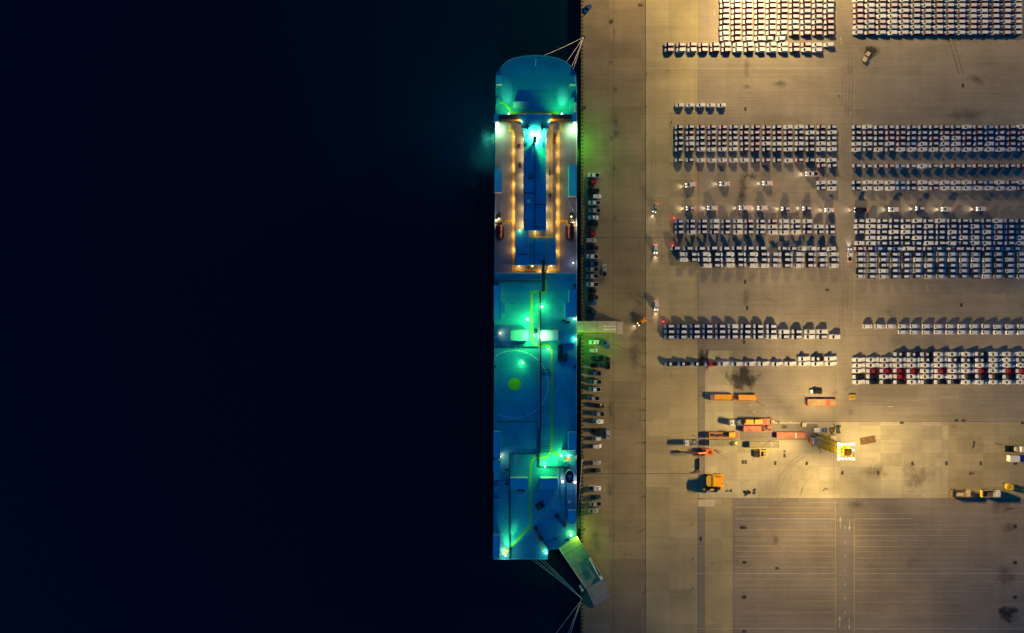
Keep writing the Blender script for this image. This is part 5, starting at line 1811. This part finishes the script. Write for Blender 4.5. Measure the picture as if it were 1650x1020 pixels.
# two tipper trucks and the far machines on the right
for i, (px, py, rim, cabm, lab) in enumerate(((1547, 795.2, 'rust', 'cream', 'dump truck with a tan load in its open bed, left one of two'), (1595, 795.5, 'yellow', 'offwhite', 'dump truck with a yellow tailgate and pale cab, right one of two'))):
    t = thing_at('dump_truck', px, py, lab, 'dump truck', 'dump trucks at the lower edge of the pad', 0, 2.2)
    g = MB()
    for s_ in (-1, 1):
        g.box(-3.3, s_ * 1.35, 1.2, 1.9, s_ * 1.5, 2.9)
    g.box(-3.3, -1.35, 1.2, 1.9, 1.35, 1.35)
    g.box(1.75, -1.35, 1.35, 1.9, 1.35, 3.2)
    g.build('dump_body', M['steel'] if i else M['rust'], t)
    MB().box(-3.7, -1.5, 1.2, -3.3, 1.5, 2.7).build('tailgate', M[rim], t)
    MB().box(-2.6 if i == 0 else -1.0, -1.2, 1.36, 1.6, .9 if i == 0 else 1.2, 1.9).build('load', M['cream'] if i == 0 else M['rust'], t)
    g = MB()
    g.loft([[(x, -1.3, .8), (x, -1.35, 2.0), (x, -1.15, zt), (x, 1.15, zt), (x, 1.35, 2.0), (x, 1.3, .8)] for x, zt in ((2.1, 3.3), (3.9, 3.3), (4.4, 2.2))])
    g.build('cab', M[cabm], t)
    MB().add([(4.42, -1.0, 2.2), (4.42, 1.0, 2.2), (4.0, 1.0, 3.2), (4.0, -1.0, 3.2)], [(0, 1, 2, 3)]).build('windscreen', M['glass'], t)
    MB().box(-3.5, -.5, .6, 4.0, .5, 1.1).build('chassis', M['steel_dark'], t)
    wheels(t, (-2.6, -1.2, 3.1), 1.5, .6, .45)
t = thing_at('forklift', 1627, 784.5, 'yellow forklift-like loader with a long arm at the right edge', 'loader', None, -8, 1.5)
g = MB()
g.prism([(-1.6, -1.0), (-.8, -1.4), (1.2, -1.2), (1.2, 1.2), (-.8, 1.4), (-1.6, 1.0)], .7, 2.1)
g.build('body', M['yellow'], t)
MB().box(-.6, -.7, 2.1, .6, .6, 3.0).build('cab', M['steel_dark'], t)
MB().box(-.7, -.8, 3.0, .7, .7, 3.08).build('cab_roof', M['yellow'], t)
g = MB()
g.bar((.8, -.5, 2.2), (6.6, -.5, 1.6), .5, .5)
g.build('loader_arm', M['yellow_bright'], t)
MB().box(6.5, -1.2, .3, 7.0, .3, 1.7).build('fork_carriage', M['steel_dark'], t)
wheels(t, (-1.0, .9), 1.35, .6, .4)
t = thing_at('flatbed_truck', 1634.5, 723.4, 'black flatbed truck carrying a white ring-shaped load at the right edge', 'truck', None, 180, 1.3)
g = MB()
g.box(-1.6, -1.35, 1.0, 3.9, 1.35, 1.2)
for k in range(5):
    g.box(.2 + k * .75, -1.35, 1.2, .3 + k * .75, 1.35, 1.5)
g.build('bed', M['black'], t)
g = MB()
g.ring(-.5, .35, .3, .7, 1.2, 1.9, 16)
g.ring(-.5, -.45, .3, .65, 1.2, 1.9, 16)
g.build('ring_load', M['offwhite'], t)
g = MB()
g.loft([[(x, -1.25, .7), (x, -1.15, zt), (x, 1.15, zt), (x, 1.25, .7)] for x, zt in ((-4.4, 1.9), (-4.0, 2.6), (-2.1, 2.65))])
g.build('cab', M['offwhite'], t)
wheels(t, (-3.4, 1.6, 2.8), 1.25, .48)
t = thing_at('box_truck', 1640, 739.3, 'white box truck with a blue cab at the right edge below the black flatbed', 'truck', None, 180, 3)
g = MB()
g.box(-.8, -1.3, .9, 3.4, 1.3, 3.1)
g.build('cargo_box', M['offwhite'], t)
MB().box(-.85, -1.34, 3.1, 3.44, 1.34, 3.16).build('box_roof', M['offwhite'], t)
g = MB()
g.loft([[(x, -1.2, .6), (x, -1.1, zt), (x, 1.1, zt), (x, 1.2, .6)] for x, zt in ((-3.2, 1.8), (-2.8, 2.5), (-.95, 2.6))])
g.build('cab', M['bluebox'], t)
wheels(t, (-2.2, 1.0, 2.2), 1.25, .45)
# beige hand cart on the oil patch, upper right
t = thing_at('utility_cart', 1396.8, 91, 'beige utility cart with a dark well standing on the oil patch', 'cart', None, 60, 1.0)
g = MB()
g.box(-2.5, -.85, .5, -.4, .85, 1.0)
g.box(.5, -.8, .5, 2.3, .8, .9)
g.build('cart_bed', M['cream'], t)
MB().box(-.4, -.8, .4, .5, .8, .62).build('well', M['rust'], t)
wheels(t, (-1.8, 1.7), .95, .38, .25)

# drain gratings let into the paving
GR_ = [(1197, 744.5, 0, 'left one of a close pair of drain gratings below the wheel loader'), (1201.5, 744.5, 0, 'right one of a close pair of drain gratings below the wheel loader'), (1249, 746.2, 0, 'dark drain grating right of the close pair below the loader'), (1300, 746.5, -15, 'slightly turned drain grating below the generator house'),
       (1357.3, 762, -15, 'slightly turned drain grating below the glowing mast'), (1415, 761.8, 8, 'dark drain grating right of the mast and below the steel plate'), (1470.3, 746.7, 8, 'drain grating in the upper line, middle of the open pad'), (1525, 746.5, 0, 'drain grating on the pale joint line of the open pad'), (1580.4, 746.7, 0, 'drain grating in the open pad left of the box truck'),
       (1636, 747, 90, 'wide drain grating directly below the box truck'), (1541, 677.5, 90, 'drain grating at the top rim of the pad, left of a pair'), (1552.5, 677.8, 90, 'drain grating at the top rim of the pad, right of a pair'), (1453, 681, 90, 'small drain grating on the top rim of the pad by itself'), (1648, 681.5, 90, 'drain grating at the top rim of the pad, right edge'),
       (1551.5, 138, 0, 'brown drain grating alone in the upper right yard'), (1201, 175.4, 0, 'small black drain cover right of the lone row of five'), (1200.5, 454, 0, 'small dark drain cover in the open aisle below the parked blocks'), (1333, 467, 90, 'dark drain cover in the aisle near the lane'), (1549, 491.5, 0, 'dark drain cover in the aisle beyond the lane'),
       (1199, 551, 0, 'black drain cover under the stepped block'), (1204, 496, 0, 'dark drain cover in the aisle above the stepped block'), (1200, 850, 90, 'black drain cover uppermost in the lower yard, quay side'), (1199.6, 906, 90, 'black drain cover second in the lower yard, quay side'), (1199, 962.5, 90, 'black drain cover third in the lower yard, quay side'), (1199, 1017, 90, 'black drain cover at the bottom edge, quay side'),
       (1635.5, 849.5, 90, 'dark drain cover uppermost in the lower yard, right edge'), (1635, 906, 90, 'dark drain cover second in the lower yard, right edge'), (1635, 963, 90, 'dark drain cover above the oil patch at the right edge'), (1252, 915.8, 90, 'thin dark drain cover in the middle of the lower yard'), (1264, 734, 0, 'thin dark drain cover right of the wheel loader')]
for a, b, r, lab in GR_:
    t = thing_at('drain_grating', a, b, lab, 'drain', 'drain gratings in the paving', r, 0)
    g = MB()
    for s_ in (-1, 1):
        g.box(s_ * .52, -.85, -.004, s_ * .42, .85, .035)
        g.box(-.42, s_ * .85, -.004, .42, s_ * .75, .035)
    g.build('frame', M['steel_dark'], t)
    g = MB()
    for k in range(8):
        g.box(-.42, -.72 + k * .19, 0, .42, -.62 + k * .19, .025)
    g.box(-.42, -.75, -.003, .42, .75, .012)
    g.build('grille', M['joint'], t)

# marker posts along the drainage joint, and loose bits
PST = [(1042.5, 118.5), (1041.5, 172), (1041.5, 217), (1041, 263.5), (1040.8, 306), (1041, 320), (1040.6, 361), (1040.4, 395), (1040.4, 438), (1040.2, 476), (1040, 510.5), (1040.2, 546.5), (1040.2, 592.5), (1040.4, 643), (1040, 678), (1040, 713.5), (1040.2, 750.5), (1040, 800), (1040, 852), (1116.8, 844), (1117, 900), (1117, 948), (1040, 905), (1040, 955), (1082.5, 195.5), (1082.3, 263), (1121.5, 749), (1118.6, 702), (1352, 154)]
for i, (a, b) in enumerate(PST):
    lane = a < 1050
    rank = sorted(q[1] for q in PST if q[0] < 1050).index(b) if lane else 0
    nm = (ORD + ['nineteenth', 'twentieth', 'twenty-first', 'twenty-second'])[rank]
    lab = f"thin dark marker post on the long quay joint, {nm} from the bow end" if lane else {1116.8: 'thin dark marker post uppermost beside the dark strip, lower apron', 1117: 'thin dark marker post beside the dark strip, lower apron', 1082.5: 'thin dark marker post by the corner of the five-deep block nearest quay', 1082.3: 'thin dark marker post by the long single row of hatchbacks', 1121.5: 'thin dark marker post near the dark barrier boards', 1118.6: 'thin dark marker post above the lone tractor unit', 1352: 'thin dark marker post at the upper lane'}[a]
    if a == 1117: lab = ('thin dark marker post in the middle of three beside the dark strip' if b < 920 else 'thin dark marker post lowest of three beside the dark strip')
    t = thing_at('marker_post', a, b, lab, 'post', 'marker posts on the quay', RNG.uniform(-20, 20), .5)
    g = MB()
    g.cyl(0, 0, .26, 0, .12, 10, .2)
    g.build('post_base', M['rust'], t)
    g = MB()
    g.cyl(0, 0, .11, .12, 1.25, 8, .09)
    g.build('post', M['rust'], t)
for i, (a, b, L_, ang) in enumerate(((1126.5, 741, 1.35, 90), (1126.6, 746, 1.35, 90), (1126.4, 751, 1.35, 90), (1126.5, 755.8, 1.2, 90), (1121, 760.2, 1.4, 0), (1126.3, 760.4, 1.1, 0))):
    t = thing_at('barrier_board', a, b, ('dark barrier board at the top of a short line beside the apron joint', 'second dark barrier board in the short line beside the apron joint', 'third dark barrier board in the short line beside the apron joint', 'lowest upright dark barrier board beside the apron joint', 'dark barrier board lying across the foot of the line, quay side', 'dark barrier board lying across the foot of the line, yard side')[i], 'barrier', 'barrier boards by the apron joint', ang, .5)
    MB().box(-L_ / 2, -.3, 0, L_ / 2, .3, .12).build('foot', M['steel_dark'], t)
    MB().box(-L_ / 2, -.12, .12, L_ / 2, .12, .9).build('board', M['rust'], t)
for i, (a, b, L_, ang) in enumerate(((1034.5, 661, 3.0, 0), (1130.5, 631.5, 1.7, -25), (1127, 637.6, 1.0, 0), (1143, 648, 1.6, -20), (1222.5, 649, 1.6, -35), (1230, 653.3, 1.1, -10), (1322, 722, 1.9, 55), (1322.3, 728.6, .9, 30), (1565, 763.5, 2.2, 12), (1568, 716, 3.0, 80), (1608, 715.5, 2.6, -8), (1563, 762, 1.4, 75), (1328.5, 788.5, 1.6, 40), (1333, 787.5, 1.2, -40), (1155.5, 727, 2.2, -35), (1617.5, 779.8, 1.8, 0), (1625, 819.5, 3.4, 0), (1032, 476, 3.4, -35), (1031, 487, 3.2, -35), (1033, 547, 3.2, -30), (1001, 559, 4.0, -25))):
    t = thing_at('timber_baulk', a, b, ('dark baulk crossing the quay joint level with the ship helicopter circle', 'dark baulk left of the orange tipper cab', 'short dark stub left of the orange tipper truck', 'dark baulk just below the orange tipper cab', 'dark baulk below the tail of the orange drawbar trailer', 'short dark baulk farther below the drawbar trailer tail', 'dark slanted baulk under the generator house', 'short dark stub under the generator house', 'dark flat baulk in the open pad above the dump trucks', 'dark upright baulk high in the open pad', 'thin dark baulk left of the black flatbed truck', 'thin dark baulk crossing the flat one above the dump trucks', 'dark baulk slanting up on the pad right of the tyre marks', 'dark baulk slanting down on the pad right of the tyre marks', 'brown baulk right of the orange excavator', 'brown baulk left of the yellow forklift', 'long thin baulk under the right dump truck',
                                           'upper one of two slanting baulks near the side ramp', 'lower one of two slanting baulks near the side ramp', 'dark baulk lying at the joint below the side ramp', 'long thin baulk pointing at the parked blue saloon')[i], 'timber', 'timber baulks lying about', ang, .2)
    g = MB()
    g.box(-L_ / 2, -.13, .0, L_ / 2, .13, .24)
    g.build('beam', M['rust'], t)
    g = MB()
    for s_ in (-1, 1):
        g.box(s_ * (L_ / 2 - .22), -.16, .0, s_ * (L_ / 2 - .08), .16, .27)
    g.build('end_band', M['steel_dark'], t)
